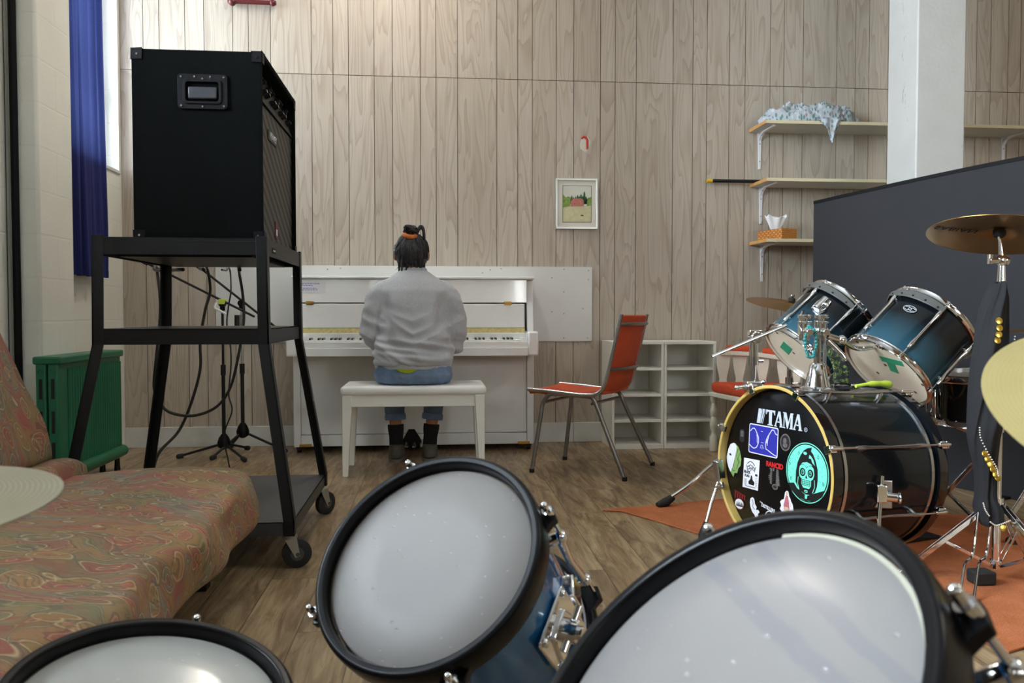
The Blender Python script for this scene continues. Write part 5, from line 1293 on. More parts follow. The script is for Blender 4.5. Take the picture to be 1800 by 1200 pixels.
CHR = MAT['chrome']
def tripod(t, x, y, zc, spread, rots, mat=CHR, double=True, zf=.012):
    for a in rots:
        a = R(a); o_ = V((math.cos(a), math.sin(a), 0)); s_ = V((-o_.y, o_.x, 0)); c0 = V((x,y,zc)) + o_*.02; ft = V((x,y,zf)) + o_*spread
        q = MB()
        for k in ((-1, 1) if double else (0,)): q.bar(c0+s_*k*.009, ft+s_*k*.006, .004, .014)
        md = c0.lerp(ft, .5)
        for k in ((-1, 1) if double else (0,)): q.bar(V((x,y,.055))+o_*.02+s_*k*.007, md+s_*k*.006, .004, .010)
        lg = q.build('leg', mat, t, bevel=.001)
        q = MB(); q.cyl(ft-o_*.03+V((0,0,.004)), ft+o_*.008, .013, n=12); q.build('rubber_foot', MAT['black_rubber'], lg)
def stand(name, label, x, y, top, zc, spread, rots, h1=.5, tilt=None):
    t = thing(name, label, 'cymbal stand', (x, y, 0), 'chrome drum hardware stands')
    z1 = top.z
    q = MB(); q.cyl((x,y,.045), (x,y,h1), .0125, n=16); q.build('lower_tube', CHR, t)
    q = MB(); q.cyl((x,y,h1-.03), (x,y,h1+.03), .017, n=16); q.cyl((x+.012,y,h1), (x+.05,y,h1), .005, n=10); q.bar((x+.05,y-.018,h1), (x+.05,y+.018,h1), .006, .012); q.build('height_clamp', CHR, t)
    q = MB(); q.cyl((x,y,h1), (x,y,z1-.11), .0095, n=16); q.build('upper_tube', CHR, t)
    q = MB(); q.cyl((x,y,z1-.14), (x,y,z1-.09), .0135, .011, n=14); q.ball((x,y,z1-.075), (.016,.012,.022), 14, 10); q.cyl((x-.012,y,z1-.075), (x-.040,y,z1-.075), .009, n=12); q.bar((x-.038,y,z1-.085), (x-.038,y,z1-.055), .012, .012); q.cyl((x+.010,y,z1-.075),(x+.020,y,z1-.075), .012, n=14); q.build('tilter', CHR, t, bevel=.001)
    q = MB(); q.tube([(x,y,z1-.075), V((x,y,z1-.03)).lerp(top, .5), top], [.009,.0065,.0045], 10); q.build('tilter_rod', CHR, t)
    q = MB(); q.cyl((x,y,zc-.02), (x,y,zc+.02), .020, n=16); q.build('leg_collar', CHR, t); q = MB(); q.cyl((x,y,.045), (x,y,.07), .018, n=14); q.build('brace_collar', CHR, t)
    tripod(t, x, y, zc, spread, rots); return t
ct_ = stand('cymbal_stand', 'chrome double-braced stand of the crash cymbal, wrapped in a black scarf', 1.738, 2.405, V(cz)-cn*.003, .245, .30, (170, 285, 35))
stand('cymbal_stand', 'chrome stand of the ride cymbal standing behind the bass drum', 1.70, 3.85, V((1.70,3.84,.867)), .26, .36, (75, 320))
t = bpy.data.objects['cymbal_stand.001']
q = MB(); q.tube(bez([(1.685,3.845,.26),(1.47,3.72,.238),(1.25,3.57,.18),(1.10,3.49,.095),(.985,3.462,.03)], 6), .0105, 12); lg = q.build('leg', CHR, t)
q = MB(); q.tube([(1.02,3.472,.045),(.985,3.462,.026),(.945,3.452,.014)], [.014,.020,.013], 12); q.build('rubber_foot', MAT['black_rubber'], lg)
stand('cymbal_stand', 'chrome stand under the pale cymbal at the left edge', -.515, .745, V((-.515,.745,.66)), .22, .16, (100, 215, 340), .3)
stand('cymbal_stand', 'chrome stand under the near brass cymbal at the right edge', .753, .772, V((.753,.772,.729)), .22, .26, (0, 120, 240), .35)
stand('cymbal_stand', 'chrome stand of the edge-on cymbal in front of the dark screen', 2.36, 3.00, V((2.36,3.0,.762)), .22, .16, (60, 180, 300), .4)
# pedal linkage rods in front of the crash stand
t = thing('pedal_frame', 'chrome twin-rod frame lying on the rug at the foot of the scarf-draped stand', 'drum hardware', (1.66,2.33,0))
q = MB()
for dx_ in (0, .045): q.tube(bez([(1.675+dx_,2.40,.245),(1.655+dx_,2.385,.16),(1.635+dx_,2.37,.095),(1.585+dx_,2.33,.085),(1.53+dx_,2.265,.04),(1.485+dx_,2.21,.013)], 5), .0040, 8)
q.build('wire_frame', CHR, t)
q = MB(); q.box(1.635,2.345,.009,1.70,2.40,.05); q.build('rubber_block', MAT['black_rubber'], t, bevel=.006)
t = thing('bass_pedal', 'black bass drum pedal on the rug behind the drum hoop', 'pedal', (1.72,2.88,0))
q = MB(); q.hexa([(1.66,2.80,.010),(1.86,2.865,.010),(1.835,2.945,.010),(1.635,2.88,.010),(1.66,2.80,.03),(1.86,2.865,.018),(1.835,2.945,.018),(1.635,2.88,.03)]); q.build('foot_plate', BK, t, bevel=.003)
q = MB(); q.cyl((1.655,2.78,.01),(1.655,2.78,.20), .010, n=12); q.cyl((1.625,2.88,.01),(1.625,2.88,.20), .010, n=12); q.cyl((1.655,2.78,.19),(1.625,2.88,.19), .009, n=12); q.build('pedal_frame', CHR, t)
q = MB(); q.tube([(1.64,2.83,.19),(1.70,2.85,.30)], .004, 8); q.ball((1.705,2.852,.31), .024, 14, 10); q.build('beater', MAT['sticker_white'], t)

# scarf on the crash stand
def U(u, v, dy=0.): return V((1.722+(u-1748)*.0018, 2.40+dy, .927-(v-500)*.001776))
SF = thing('scarf', 'black fringed scarf with gold coins and white beads draped over the crash cymbal stand', 'scarf', (1.70,2.40,.18))
prof = [(497,1742,1755),(503,1738,1760),(520,1730,1763),(545,1720,1763),(580,1713,1764),(620,1709,1764),(660,1706,1760),(700,1703,1758),(740,1701,1757),(765,1701,1752),(790,1706,1749),(815,1713,1746),(840,1717,1744),(870,1719,1745),(890,1717,1762),(912,1722,1764),(918,1726,1760)]
q = MB()
def scf(u, v):
    k = v*(len(prof)-1); i = min(int(k), len(prof)-2); f = k-i
    vv, l_, r_ = [prof[i][j]*(1-f)+prof[i+1][j]*f for j in range(3)]
    c = U((l_+r_)/2, vv); w_ = (r_-l_)/2*.0018; a = 2*math.pi*u; fold = 1 + .16*math.sin(5*a+vv*.03) + .07*math.sin(11*a+vv*.05)
    return c + V((w_*math.cos(a)*(1+.04*math.sin(7*a+vv*.06)), (.020+w_*.55)*math.sin(a)*fold, .004*math.sin(3*a)))
q.grid(scf, 72, 60, wrap=True); q.build('cloth', MAT['black_scarf'], SF, angle=80)
def coin(u, v, r=.0085, dy=-.05, n=(.2,-1,.1)):
    q.lathe([(0,.0012),(r*.8,.0014),(r,.0008),(r,-.0008),(0,-.0012)], 16, frame(U(u, v, dy), n))
for grp in ([(1728,563),(1729,575),(1728,586),(1726,596)], [(1725,680),(1735,664)], [(1712,790),(1717,799),(1722,808),(1727,817),(1732,826),(1736,832)], [(1749,919)]):
    for u, v in grp:
        q = MB(); coin(u, v, .0105, -.060 if v < 700 else (-.048 if v < 900 else -.045), (.1*(u % 3)-.1, -1, .25)); q.build('gold_coin', MAT['gold_coin'], SF)
def beads(pts, r=.0024, dy=-.05):
    q = MB(); P_ = bez([U(u, v, dy) for u, v in pts], 4)[::1]
    for p in P_: q.ball(p, r, 8, 6)
    o = q.build('bead_trim', MAT['bead_white'], SF); return o
beads([(1763,590),(1760,610),(1754,632),(1746,648),(1738,660)], dy=-.045); beads([(1701,745),(1703,762),(1713,782),(1724,800),(1733,815),(1736,828)]); beads([(1714,876),(1718,888),(1725,898)], dy=-.04); beads([(1725,908),(1735,914),(1748,911),(1761,906)], dy=-.046)

# ------------------------------------------------------------------ black kit: bass drum
bn = nvec(-162, 2); bc = V((1.123,2.685,.311)); er = V((0,0,1)).cross(bn).normalized()
MBD = frame(bc, bn, er)
BD = thing('bass_drum', 'black bass drum covered in band stickers, lying on the rust orange rug', 'bass drum', bc, M=MBD)
kw_ = dict(local=True); RB = .272; LB = .50
q = MB(); q.lathe([(RB-.008,-.030),(RB,-.030),(RB,-LB+.030),(RB-.008,-LB+.030)], 96, closed=True); q.build('shell', MAT['bass_fade'], BD, **kw_)
q = MB(); q.lathe([(0,-.030),(RB-.004,-.030),(RB+.002,-.034)], 96); fh = q.build('front_head', simple('black_head_film', (.003,.003,.0035), .28, spec=.25), BD, **kw_)
q = MB(); q.lathe([(0,-LB+.030),(RB-.004,-LB+.030),(RB+.002,-LB+.034)], 96); q.build('batter_head', MAT['drum_head'], BD, **kw_)
hw_mat = [MAT['hoop_wood'], MAT['black_lacquer']]
for z, s in ((0, 1), (-LB, -1)):
    q = MB(); a_, b_ = z, z - s*.040
    q.lathe([(RB+.001,b_),(RB+.001,a_-s*.002),(RB+.003,a_),(RB+.0105,a_),(RB+.0125,a_-s*.002)], 128, mi=0 if s > 0 else 1, cap=False)
    q.lathe([(RB+.0125,a_-s*.002),(RB+.013,a_-s*.004),(RB+.013,b_),(RB+.001,b_)], 128, mi=1, cap=False)
    q.build('hoop', hw_mat, BD, **kw_)
    q = MB(); zz = z - s*.062; q.lathe([(RB,zz-.006),(RB+.004,zz-.006),(RB+.004,zz+.006),(RB,zz+.006)], 96, closed=True); q.build('head_ring', MAT['chrome_dull'], BD, **kw_)
for k in range(8):
    a = R(22+45*k); T = Matrix.Rotation(a, 4, 'Z')
    for z, s in ((0, 1), (-LB, -1)):
        q = MB(); m_ = T @ Matrix(((0,0,1,0),(1,0,0,0),(0,1,0,0),(0,0,0,1))) if False else T
        q.box(RB-.004, -.012, min(z+s*.002, z+s*.006), RB+.022, .012, max(z+s*.002, z+s*.006)); q.box(RB+.014, -.012, min(z-s*.022, z+s*.006), RB+.019, .012, max(z-s*.022, z+s*.006)); q.box(RB-.006, -.011, min(z-s*.006, z+s*.004), RB-.002, .011, max(z-s*.006, z+s*.004))
        q.v = [T @ v for v in q.v]; q.tube([pol(RB+.023, a, z+s*.004), pol(RB+.024, a, z-s*.04)], [.0085,.0065], 10); q.cyl(pol(RB+.023,a,z+s*.004), pol(RB+.023,a,z+s*.014), .005, n=8)
        q.build('claw', MAT['chrome'], BD, bevel=.001, **kw_)
        q = MB(); q.cyl(pol(RB+.024, a, z-s*.03), pol(RB+.024, a, z-s*.14), .0032, n=8); q.build('tension_rod', MAT['chrome_dull'], BD, **kw_)
    q = MB(); q.tube([pol(RB+.024,a,-.10), pol(RB+.024,a,-.135), pol(RB+.022,a,-.15), pol(RB+.018,a,-LB/2), pol(RB+.022,a,-LB+.15), pol(RB+.024,a,-LB+.135), pol(RB+.024,a,-LB+.10)], [.007,.0075,.006,.0045,.006,.0075,.007], 10)
    for z in (-.135, -LB+.135): q.cyl(pol(RB-.002,a,z), pol(RB+.024,a,z), .011, .008, n=12)
    q.build('lug', MAT['chrome_dull'], BD, **kw_)
# stickers, all lying on the front head (coordinates: right, up on the head)
zs = -.0296
def stk(name, polys, mats, par=None, lay=0):
    q = MB(); par = par or BD
    for i, (pts, mi, l) in enumerate(polys): q.prism(pts, .00035, None, mi, z0=zs + .00035*(l+lay))
    return q.build(name, mats, par, local=True, flat=True)
def ell(cx, cy, rx, ry, n=40, a0=0, a1=360): return [(cx+rx*math.cos(R(a0+(a1-a0)*i/n)), cy+ry*math.sin(R(a0+(a1-a0)*i/n))) for i in range(n if a1-a0 == 360 else n+1)]
def ribbon(pts, w):
    """closed outline of a stroke w wide along pts"""
    L_, R_ = [], []
    for i, p in enumerate(pts):
        a = pts[max(i-1,0)]; b = pts[min(i+1,len(pts)-1)]; dx_, dy_ = b[0]-a[0], b[1]-a[1]; m_ = math.hypot(dx_, dy_) or 1
        L_.append((p[0]-dy_/m_*w/2, p[1]+dx_/m_*w/2)); R_.append((p[0]+dy_/m_*w/2, p[1]-dx_/m_*w/2))
    return L_ + R_[::-1]
def rr2(x0, x1, y0, y1, r): return [(x, y) for x, y in rrect(x0, x1, y0, y1, r)]
# maker's name: a slanted split block, then T A M A in heavy serif capitals
def letter(ch, x, y0, h, w):
    y1 = y0+h; s = h*.16; q_ = []
    if ch == 'T': q_ = [[(x,y1),(x+w,y1),(x+w,y1-h*.30),(x+w*.93,y1-h*.30),(x+w*.84,y1-h*.13),(x+w*.66,y1-h*.12),(x+w*.66,y0+h*.08),(x+w*.8,y0+h*.05),(x+w*.8,y0),(x+w*.2,y0),(x+w*.2,y0+h*.05),(x+w*.34,y0+h*.08),(x+w*.34,y1-h*.12),(x+w*.16,y1-h*.13),(x+w*.07,y1-h*.30),(x,y1-h*.30)]]
    if ch == 'A': q_ = [[(x+w*.44,y1),(x+w*.66,y1),(x+w*.93,y0+h*.06),(x+w*1.0,y0+h*.05),(x+w*1.0,y0),(x+w*.60,y0),(x+w*.60,y0+h*.05),(x+w*.68,y0+h*.07),(x+w*.62,y0+h*.28),(x+w*.36,y0+h*.28),(x+w*.34,y0+h*.36),(x+w*.60,y0+h*.36),(x+w*.49,y0+h*.74),(x+w*.22,y0+h*.07),(x+w*.32,y0+h*.05),(x+w*.32,y0),(x,y0),(x,y0+h*.05),(x+w*.09,y0+h*.07)]]
    if ch == 'M': q_ = [[(x,y0),(x+w*.25,y0),(x+w*.25,y0+h*.05),(x+w*.17,y0+h*.08),(x+w*.17,y0+h*.72),(x+w*.42,y0),(x+w*.50,y0),(x+w*.74,y0+h*.72),(x+w*.74,y0+h*.08),(x+w*.66,y0+h*.05),(x+w*.66,y0),(x+w,y0),(x+w,y0+h*.05),(x+w*.94,y0+h*.08),(x+w*.94,y1-h*.07),(x+w,y1-h*.05),(x+w,y1),(x+w*.72,y1),(x+w*.53,y0+h*.40),(x+w*.32,y1),(x,y1),(x,y1-h*.05),(x+w*.08,y1-h*.08),(x+w*.08,y0+h*.08),(x,y0+h*.05)]]
    return q_
pl_ = [([(-.102,.196),(-.088,.196),(-.084,.186),(-.094,.145),(-.110,.145)],0,1), ([(-.083,.196),(-.070,.196),(-.086,.145),(-.092,.145),(-.081,.183)],0,1), ([(-.066,.196),(-.067,.196),(-.082,.145),(-.079,.145)],0,1)]
x = -.064
for ch, w in (('T',.046),('A',.044),('M',.050),('A',.044)):
    for pg in letter(ch, x, .143, .053, w): pl_.append((pg,0,1))
    x += w - (.004 if ch == 'T' else .002)
stk('brand_lettering', pl_, [MAT['silver_letters']])
q = MB(); q.v = []; 
rg = stk('registered_ring', [(ribbon(ell(.128,.150,.0065,.0065,24)+[ell(.128,.150,.0065,.0065,24)[0]],.0014),0,1)], [MAT['silver_letters']])
lines('R', .009, MAT['silver_letters'], 'registered_letter', BD, Matrix.Translation((.128,.150,zs+.0006)), depth=.0002)
# blue square: two white-lined cliffs and a gap
w_ = .0028
bl = [(rr2(-.148,.001,.035,.139,.008),0,1), (rr2(-.1445,-.0025,.0385,.1355,.006),1,2)]
for s_ in ([(-.141,.112),(-.131,.122),(-.121,.124),(-.113,.118),(-.105,.106),(-.097,.094),(-.096,.078),(-.100,.068),(-.107,.058),(-.120,.053),(-.132,.057),(-.144,.064)], [(-.107,.104),(-.103,.090),(-.104,.080),(-.098,.072)], [(-.003,.115),(-.012,.118),(-.020,.129),(-.030,.129),(-.042,.115),(-.050,.104),(-.057,.090),(-.061,.073),(-.057,.060),(-.045,.056),(-.030,.050),(-.015,.045),(-.003,.043)], [(-.032,.126),(-.045,.108),(-.050,.090),(-.052,.072)], [(-.036,.122),(-.052,.100),(-.057,.080)]):
    bl.append((ribbon(s_, w_),0,3))
for s_ in ([(-.085,.117),(-.076,.117)], [(-.083,.079),(-.070,.079)], [(-.078,.072),(-.074,.066)], [(-.082,.070),(-.087,.058)], [(-.076,.064),(-.078,.056)], [(-.072,.066),(-.070,.058)]): bl.append((ribbon(s_, .0013),0,3))
stk('blue_sticker', bl, [MAT['sticker_white'], MAT['blue_paint']])['label'] = 'dark blue square sticker with white line-drawn cliffs'
stk('faded_sticker', [(rr2(-.200,-.172,.066,.112,.010),0,1),(rr2(-.194,-.178,.085,.106,.004),1,2)], [MAT['sticker_faint'], MAT['sticker_grey']])
stk('oval_sticker', [(ell(.036,.096,.025,.029),0,1),(ell(.036,.096,.020,.024),1,2),(ell(.034,.100,.008,.011),0,3),(ell(.036,.086,.011,.008),0,3)], [MAT['sticker_grey'], MAT['sticker_faint']])
stk('mask_sticker', [([(-.232,.056),(-.248,.050),(-.260,.030),(-.267,.000),(-.264,-.020),(-.256,-.036),(-.248,-.046),(-.243,-.052),(-.236,-.040),(-.228,-.020),(-.222,.000),(-.214,.030),(-.214,.046),(-.222,.055)],0,2),
    ([(-.222,.055),(-.205,.046),(-.194,.030),(-.185,.004),(-.188,-.020),(-.200,-.032),(-.205,-.050),(-.220,-.052),(-.226,-.068),(-.238,-.056),(-.250,-.038),(-.240,-.030),(-.228,-.030),(-.222,-.004),(-.214,.026)],1,1),
    ([(-.255,.012),(-.247,.017),(-.239,.010),(-.247,.007)],2,3), (ribbon([(-.205,.040),(-.212,.010),(-.200,-.010),(-.208,-.035)],.002),2,2), (ribbon([(-.195,.025),(-.204,.005),(-.192,-.012)],.002),2,2), (ribbon([(-.238,-.038),(-.226,-.046),(-.216,-.040)],.002),2,2)], [MAT['sticker_white'], MAT['sticker_green'], MAT['sticker_black']])['label'] = 'white half mask sticker trailing green leaves'
# white band card
cd = [([(-.170,.012),(-.087,.015),(-.091,-.092),(-.173,-.093)],0,1)]
for s_ in ([(-.152,-.006),(-.138,.004),(-.124,.002),(-.112,-.008)], [(-.150,-.018),(-.135,-.008),(-.122,-.012),(-.108,-.022)], [(-.148,-.026),(-.130,-.018),(-.115,-.026)], [(-.142,-.012),(-.132,-.028),(-.120,-.014)], [(-.155,-.010),(-.150,-.028),(-.142,-.034)], [(-.108,-.012),(-.112,-.030)]): cd.append((ribbon(s_, .0028),1,2))
cd += [([(-.140,-.078),(-.112,-.078),(-.110,-.066),(-.120,-.060),(-.124,-.046),(-.130,-.044),(-.132,-.058),(-.142,-.068)],1,2), ([(-.108,-.036),(-.096,-.036),(-.096,-.044),(-.108,-.043)],1,2)]
for i in range(6): cd.append((ribbon([(-.164,-.062-.004*i),(-.152,-.062-.004*i)],.0014),1,2)); cd.append((ribbon([(-.106,-.050-.006*i),(-.097,-.050-.006*i)],.0014),1,2))
cd.append((ribbon([(-.160,-.086),(-.104,-.085)],.0022),1,2))
c1_ = stk('band_card', cd, [MAT['sticker_white'], MAT['sticker_black']])
for i, (tx, yy) in enumerate((('BLACK', -.036), ('FLAG', -.049))): lines(tx, .0125, MAT['sticker_black'], 'lettering', BD, Matrix.Translation((-.150, yy, zs+.0013)), depth=.0002, sx=.85, font_off=.0006)
lines('RANCID', .0235, MAT['sticker_red'], 'red_lettering', BD, Matrix.Translation((-.012, .010, zs+.0006)) @ Matrix.Rotation(R(0), 4, 'Z'), depth=.0003, sx=.95, font_off=.0012)
bt = []
for i in range(9): 
    y = -.004-.0062*i; bt.append(([(-.038+.006*math.sin(i),y),(-.030,y+.004),(-.020,y+.001),(-.024,y-.003)],0,1)); bt.append(([(-.004,y+.002),(.004+.010*i/9,y+.004),(.010+.012*i/9,y-.002),(.0,y-.003)],0,1))
for i in range(6): bt.append((ribbon([(-.020,-.012-.006*i),(-.006,-.010-.006*i)],.0016),1,1))
bt += [(ell(-.006,-.062,.014,.010),0,1),(ell(-.006,-.062,.009,.005),1,2),(ell(-.016,-.004,.004,.006),0,1)]
stk('shoe_print_sticker', bt, [MAT['sticker_grey'], MAT['sticker_faint']])
# teal round sticker with a hooded skull
K = [(ell(.141,.012,.0955,.0975,72),0,1),(ell(.141,.012,.0925,.0945,72),1,2),(ell(.141,.012,.0885,.0905,72),0,3)]
rd_ = random.Random(5)
K.append(([(.058,-.035),(.085,-.030),(.100,-.045),(.145,-.062),(.185,-.045),(.222,-.030),(.212,-.052),(.185,-.072),(.141,-.0785),(.10,-.072),(.072,-.055)],1,4))
K.append(([(.092,-.025),(.092,.010),(.098,.040),(.110,.064),(.124,.082),(.140,.092),(.160,.097),(.156,.084),(.166,.076),(.178,.056),(.188,.030),(.190,.000),(.188,-.025),(.180,-.045),(.162,-.056),(.14,-.058),(.112,-.050)],1,4))
K += [(ell(.131,.074,.008,.005,16),0,5), ([(.150,.072),(.158,.068),(.168,.058),(.176,.040),(.164,.048),(.158,.060),(.148,.060)],0,5)]
K.append(([(.106,.010),(.109,.028),(.120,.042),(.140,.047),(.160,.042),(.172,.028),(.175,.010),(.170,-.004),(.162,-.010),(.162,-.028),(.154,-.038),(.128,-.038),(.120,-.028),(.120,-.010),(.110,-.004)],0,5))
for s in (-1, 1):
    K += [(ell(.1405+s*.0175,.012,.0125,.0135,28),1,6),(ell(.1405+s*.0165,.012,.0065,.0085,20),0,6.5),(ell(.1405+s*.0165,.012,.0045,.0062,20),1,7),(ell(.142+s*.0165,.013,.0015,.0015,10),0,8)]
    K.append((ribbon([(.1405+s*.028,.034),(.1405+s*.018,.038),(.1405+s*.010,.035)],.0016),1,6)); K.append((ribbon([(.1405+s*.036,-.006),(.1405+s*.038,-.028),(.1405+s*.030,-.048)],.0024),0,6))
K += [([(.1405,.006),(.1355,-.006),(.1455,-.006)],1,6), (ribbon([(.1345,.034),(.1405,.028),(.1465,.034)],.0018),1,6)]
for i in range(5): K.append((ribbon([(.1245+.008*i,-.012),(.1245+.008*i,-.029)],.0014),1,6))
for y in (-.012,-.018,-.024,-.029): K.append((ribbon([(.122,y),(.159,y)],.0013),1,6))
K += [(rr2(.134,.148,-.052,-.044,.003),0,5), (ell(.141,-.048,.004,.0018,16),1,6), (rr2(.137,.147,-.072,-.058,.003),0,5)]
for i in range(46):
    a = rd_.uniform(-20, 200); r_ = rd_.uniform(.058, .085); x_, y_ = .141+r_*math.cos(R(a)), .012+r_*math.sin(R(a))
    K.append((ell(x_, y_, .0010, .0010, 8),1,4))
for x_, y_ in ((.102,.070),(.188,.070),(.062,.030),(.070,-.018),(.214,-.012)):
    s_ = .0065; K.append((ribbon([(x_,y_+s_),(x_+s_*.5,y_),(x_,y_-s_),(x_-s_*.5,y_),(x_,y_+s_)],.0013),1,4))
stk('skull_sticker', K, [MAT['sticker_teal'], MAT['sticker_black']])['label'] = 'round teal sticker of a grinning hooded skull under stars'
rs = []
for i in range(5): rs.append(([(-.214+.0125*i,-.116-.002*i),(-.206+.0125*i,-.117-.002*i),(-.206+.0125*i,-.140),(-.214+.0125*i,-.138)],0,1))
rs += [([(-.216,-.112),(-.155,-.122),(-.155,-.128),(-.216,-.118)],0,1),(ell(-.187,-.158,.026,.020),0,1),(ell(-.187,-.158,.0235,.0175),1,2)]
for i in range(5): rs.append((ribbon([(-.203+.008*i,-.168),(-.199+.008*i,-.150),(-.196+.008*i,-.166)],.0020),2,3))
stk('red_striped_sticker', rs, [MAT['sticker_dark_red'], MAT['sticker_white'], MAT['sticker_black']])
stk('figure_sticker', [([(-.128,-.126),(-.118,-.119),(-.108,-.124),(-.104,-.140),(-.094,-.150),(-.098,-.160),(-.086,-.158),(-.078,-.164),(-.086,-.172),(-.082,-.186),(-.074,-.196),(-.088,-.200),(-.098,-.190),(-.104,-.178),(-.116,-.172),(-.126,-.156),(-.131,-.140)],0,1),(ribbon([(-.118,-.128),(-.112,-.140),(-.116,-.152),(-.104,-.160)],.003),1,2)], [MAT['sticker_white'], MAT['sticker_grey']])
lines('THE', .008, MAT['sticker_white'], 'band_lettering', BD, Matrix.Translation((-.072,-.129,zs+.0006)) @ Matrix.Rotation(R(-8),4,'Z'), depth=.0002)
lines('DISTILLERS', .0165, MAT['sticker_white'], 'band_lettering', BD, Matrix.Translation((-.036,-.141,zs+.0006)) @ Matrix.Rotation(R(-8),4,'Z'), depth=.0002, sx=.86, font_off=.0005)
stk('face_sticker', [(ell(-.026,-.172,.024,.024),0,1),(ell(-.026,-.172,.021,.021),1,2),(ell(-.033,-.166,.004,.005,14),0,3),(ell(-.018,-.166,.004,.005,14),0,3),(ribbon([(-.038,-.182),(-.026,-.177),(-.014,-.182)],.003),0,3)], [MAT['sticker_white'], MAT['sticker_black']])
stk('lady_sticker', [([(.052,-.063),(.060,-.066),(.064,-.080),(.070,-.086),(.073,-.094),(.082,-.104),(.086,-.120),(.084,-.138),(.074,-.143),(.060,-.142),(.046,-.136),(.032,-.138),(.022,-.130),(.028,-.118),(.022,-.106),(.030,-.098),(.040,-.094),(.042,-.084),(.044,-.070)],0,1),
    ([(.049,-.078),(.058,-.080),(.064,-.100),(.068,-.122),(.058,-.132),(.042,-.130),(.040,-.112),(.045,-.095)],1,2),(ell(.053,-.072,.005,.006,16),2,2),([(.046,-.118),(.062,-.118),(.070,-.134),(.044,-.130)],2,3),(ribbon([(.060,-.090),(.070,-.100),(.074,-.115)],.003),2,2)], [MAT['sticker_white'], MAT['sticker_pink'], MAT['sticker_tan']])
# spurs
def wp_(p): return MBD.inverted() @ V(p)
q = MB(); q.tube([wp_((1.045,2.955,.235)), wp_((1.005,2.935,.14)), wp_((.972,2.914,.045))], .0068, 10); sp = q.build('spur', MAT['chrome'], BD, **kw_)
q = MB(); q.tube([wp_((.985,2.922,.075)), wp_((.970,2.913,.030)), wp_((.966,2.910,.008))], [.011,.019,.015], 12); q.build('rubber_foot', MAT['black_rubber'], sp, **kw_)
q = MB(); q.bar(wp_((1.03,2.94,.30)), wp_((1.05,2.955,.20)), .03, .03); q.build('spur_bracket', MAT['chrome_dull'], BD, bevel=.004, **kw_)
q = MB(); q.tube([wp_((1.402,2.475,.325)), wp_((1.382,2.455,.20)), wp_((1.36,2.42,.045))], .0068, 10); sp = q.build('spur', MAT['chrome'], BD, **kw_)
q = MB(); q.tube([wp_((1.364,2.426,.07)), wp_((1.358,2.417,.010))], [.011,.017], 12); q.build('rubber_foot', MAT['black_rubber'], sp, **kw_)
q = MB(); T = MBD.inverted(); c = V((1.415,2.497,.262)); q.T = T @ frame(c, (-.309,-.951,0), (.951,-.309,0))
q.box(-.035,-.045,-.012,.030,.045,.003); q.build('spur_bracket', MAT['chrome_dull'], BD, bevel=.003, **kw_)
q = MB(); q.T = T @ frame((1.396,2.468,.272), (-.309,-.951,0), (.951,-.309,0)); q.box(-.016,-.028,-.02,.016,.028,.016); q.cyl((.010,-.01,0),(.048,-.012,.004), .015, n=14); q.cyl((.048,-.012,.004),(.056,-.012,.004), .019, n=14); q.build('spur_clamp', MAT['chrome'], BD, bevel=.004, **kw_)
# tom holder on top
TH = thing('tom_holder', 'chrome tom holder post on top of the bass drum with turquoise beads hung on it', 'tom holder', (1.315,2.747,.59))
zt_ = .572
q = MB(); q.lathe([(.058,zt_-.006),(.058,zt_+.008),(.044,zt_+.014),(.034,zt_+.050),(.026,zt_+.088),(.020,zt_+.094),(.0,zt_+.094)], 32, Matrix.Translation((1.315,2.747,0))); q.build('base', CHR, TH)
q = MB(); q.cyl((1.315,2.747,zt_+.08), (1.315,2.747,.815), .0128, n=20); q.build('post', CHR, TH)
q = MB(); q.cyl((1.336,2.740,zt_+.08), (1.336,2.740,.79), .0070, n=14); q.build('memory_rod', MAT['chrome_dull'], TH)
def clamp(x, y, z, hn):
    q = MB(); q.cyl((x,y,z-.03), (x,y,z+.03), .019, n=18); q.cyl((x,y-.018,z), (x,y-.042,z-.002), .014, .012, n=14); q.cyl((x,y,z+.03), (x,y,z+.036), .024, n=18); q.cyl((x,y,z+.046),(x,y,z+.058), .024, n=18); q.cyl((x,y,z+.03),(x,y,z+.05), .010, n=12); q.box(x-.02,y-.012,z-.012,x+.02,y+.012,z+.012)
    return q.build('clamp', CHR, TH, bevel=.0015)
clamp(1.325,2.742,.775,0); cl1 = clamp(1.262,2.735,.775,0)
q = MB(); q.cyl((1.262,2.735,.775),(1.325,2.742,.775), .012, n=14); q.cyl((1.345,2.74,.76),(1.395,2.745,.745), .012, n=14); q.ball((1.40,2.745,.745), .018, 14, 10); q.build('cross_arm', CHR, TH)
q = MB(); q.tube(bez([(1.262,2.735,.775),(1.275,2.80,.785),(1.35,2.96,.815),(1.43,3.12,.84),(1.455,3.165,.845)], 5), .0075, 12); q.build('left_arm', CHR, TH)
q = MB(); q.tube(bez([(1.40,2.745,.745),(1.47,2.78,.715),(1.555,2.835,.715),(1.625,2.875,.735)], 5), .0085, 12); q.build('right_arm', CHR, TH)
q = MB(); q.tube(bez([(1.345,2.735,.745),(1.385,2.72,.70),(1.40,2.715,.675)], 5), [.010]*10+[.008], 12); q.build('wing_screw', CHR, TH)
bp_ = bez([(1.268,2.712,.795),(1.249,2.702,.760),(1.252,2.700,.715),(1.262,2.700,.690),(1.278,2.700,.695),(1.287,2.702,.730),(1.284,2.706,.775),(1.268,2.712,.795)], 4)
q = MB()
for p in bp_: q.ball(p + V((random.uniform(-.002,.002),0,random.uniform(-.002,.002))), random.uniform(.0048,.0066), 10, 7)
tag(q.build('bead_bracelet', MAT['turquoise']), 'turquoise bead bracelet hanging from the tom holder clamp', 'bracelet')
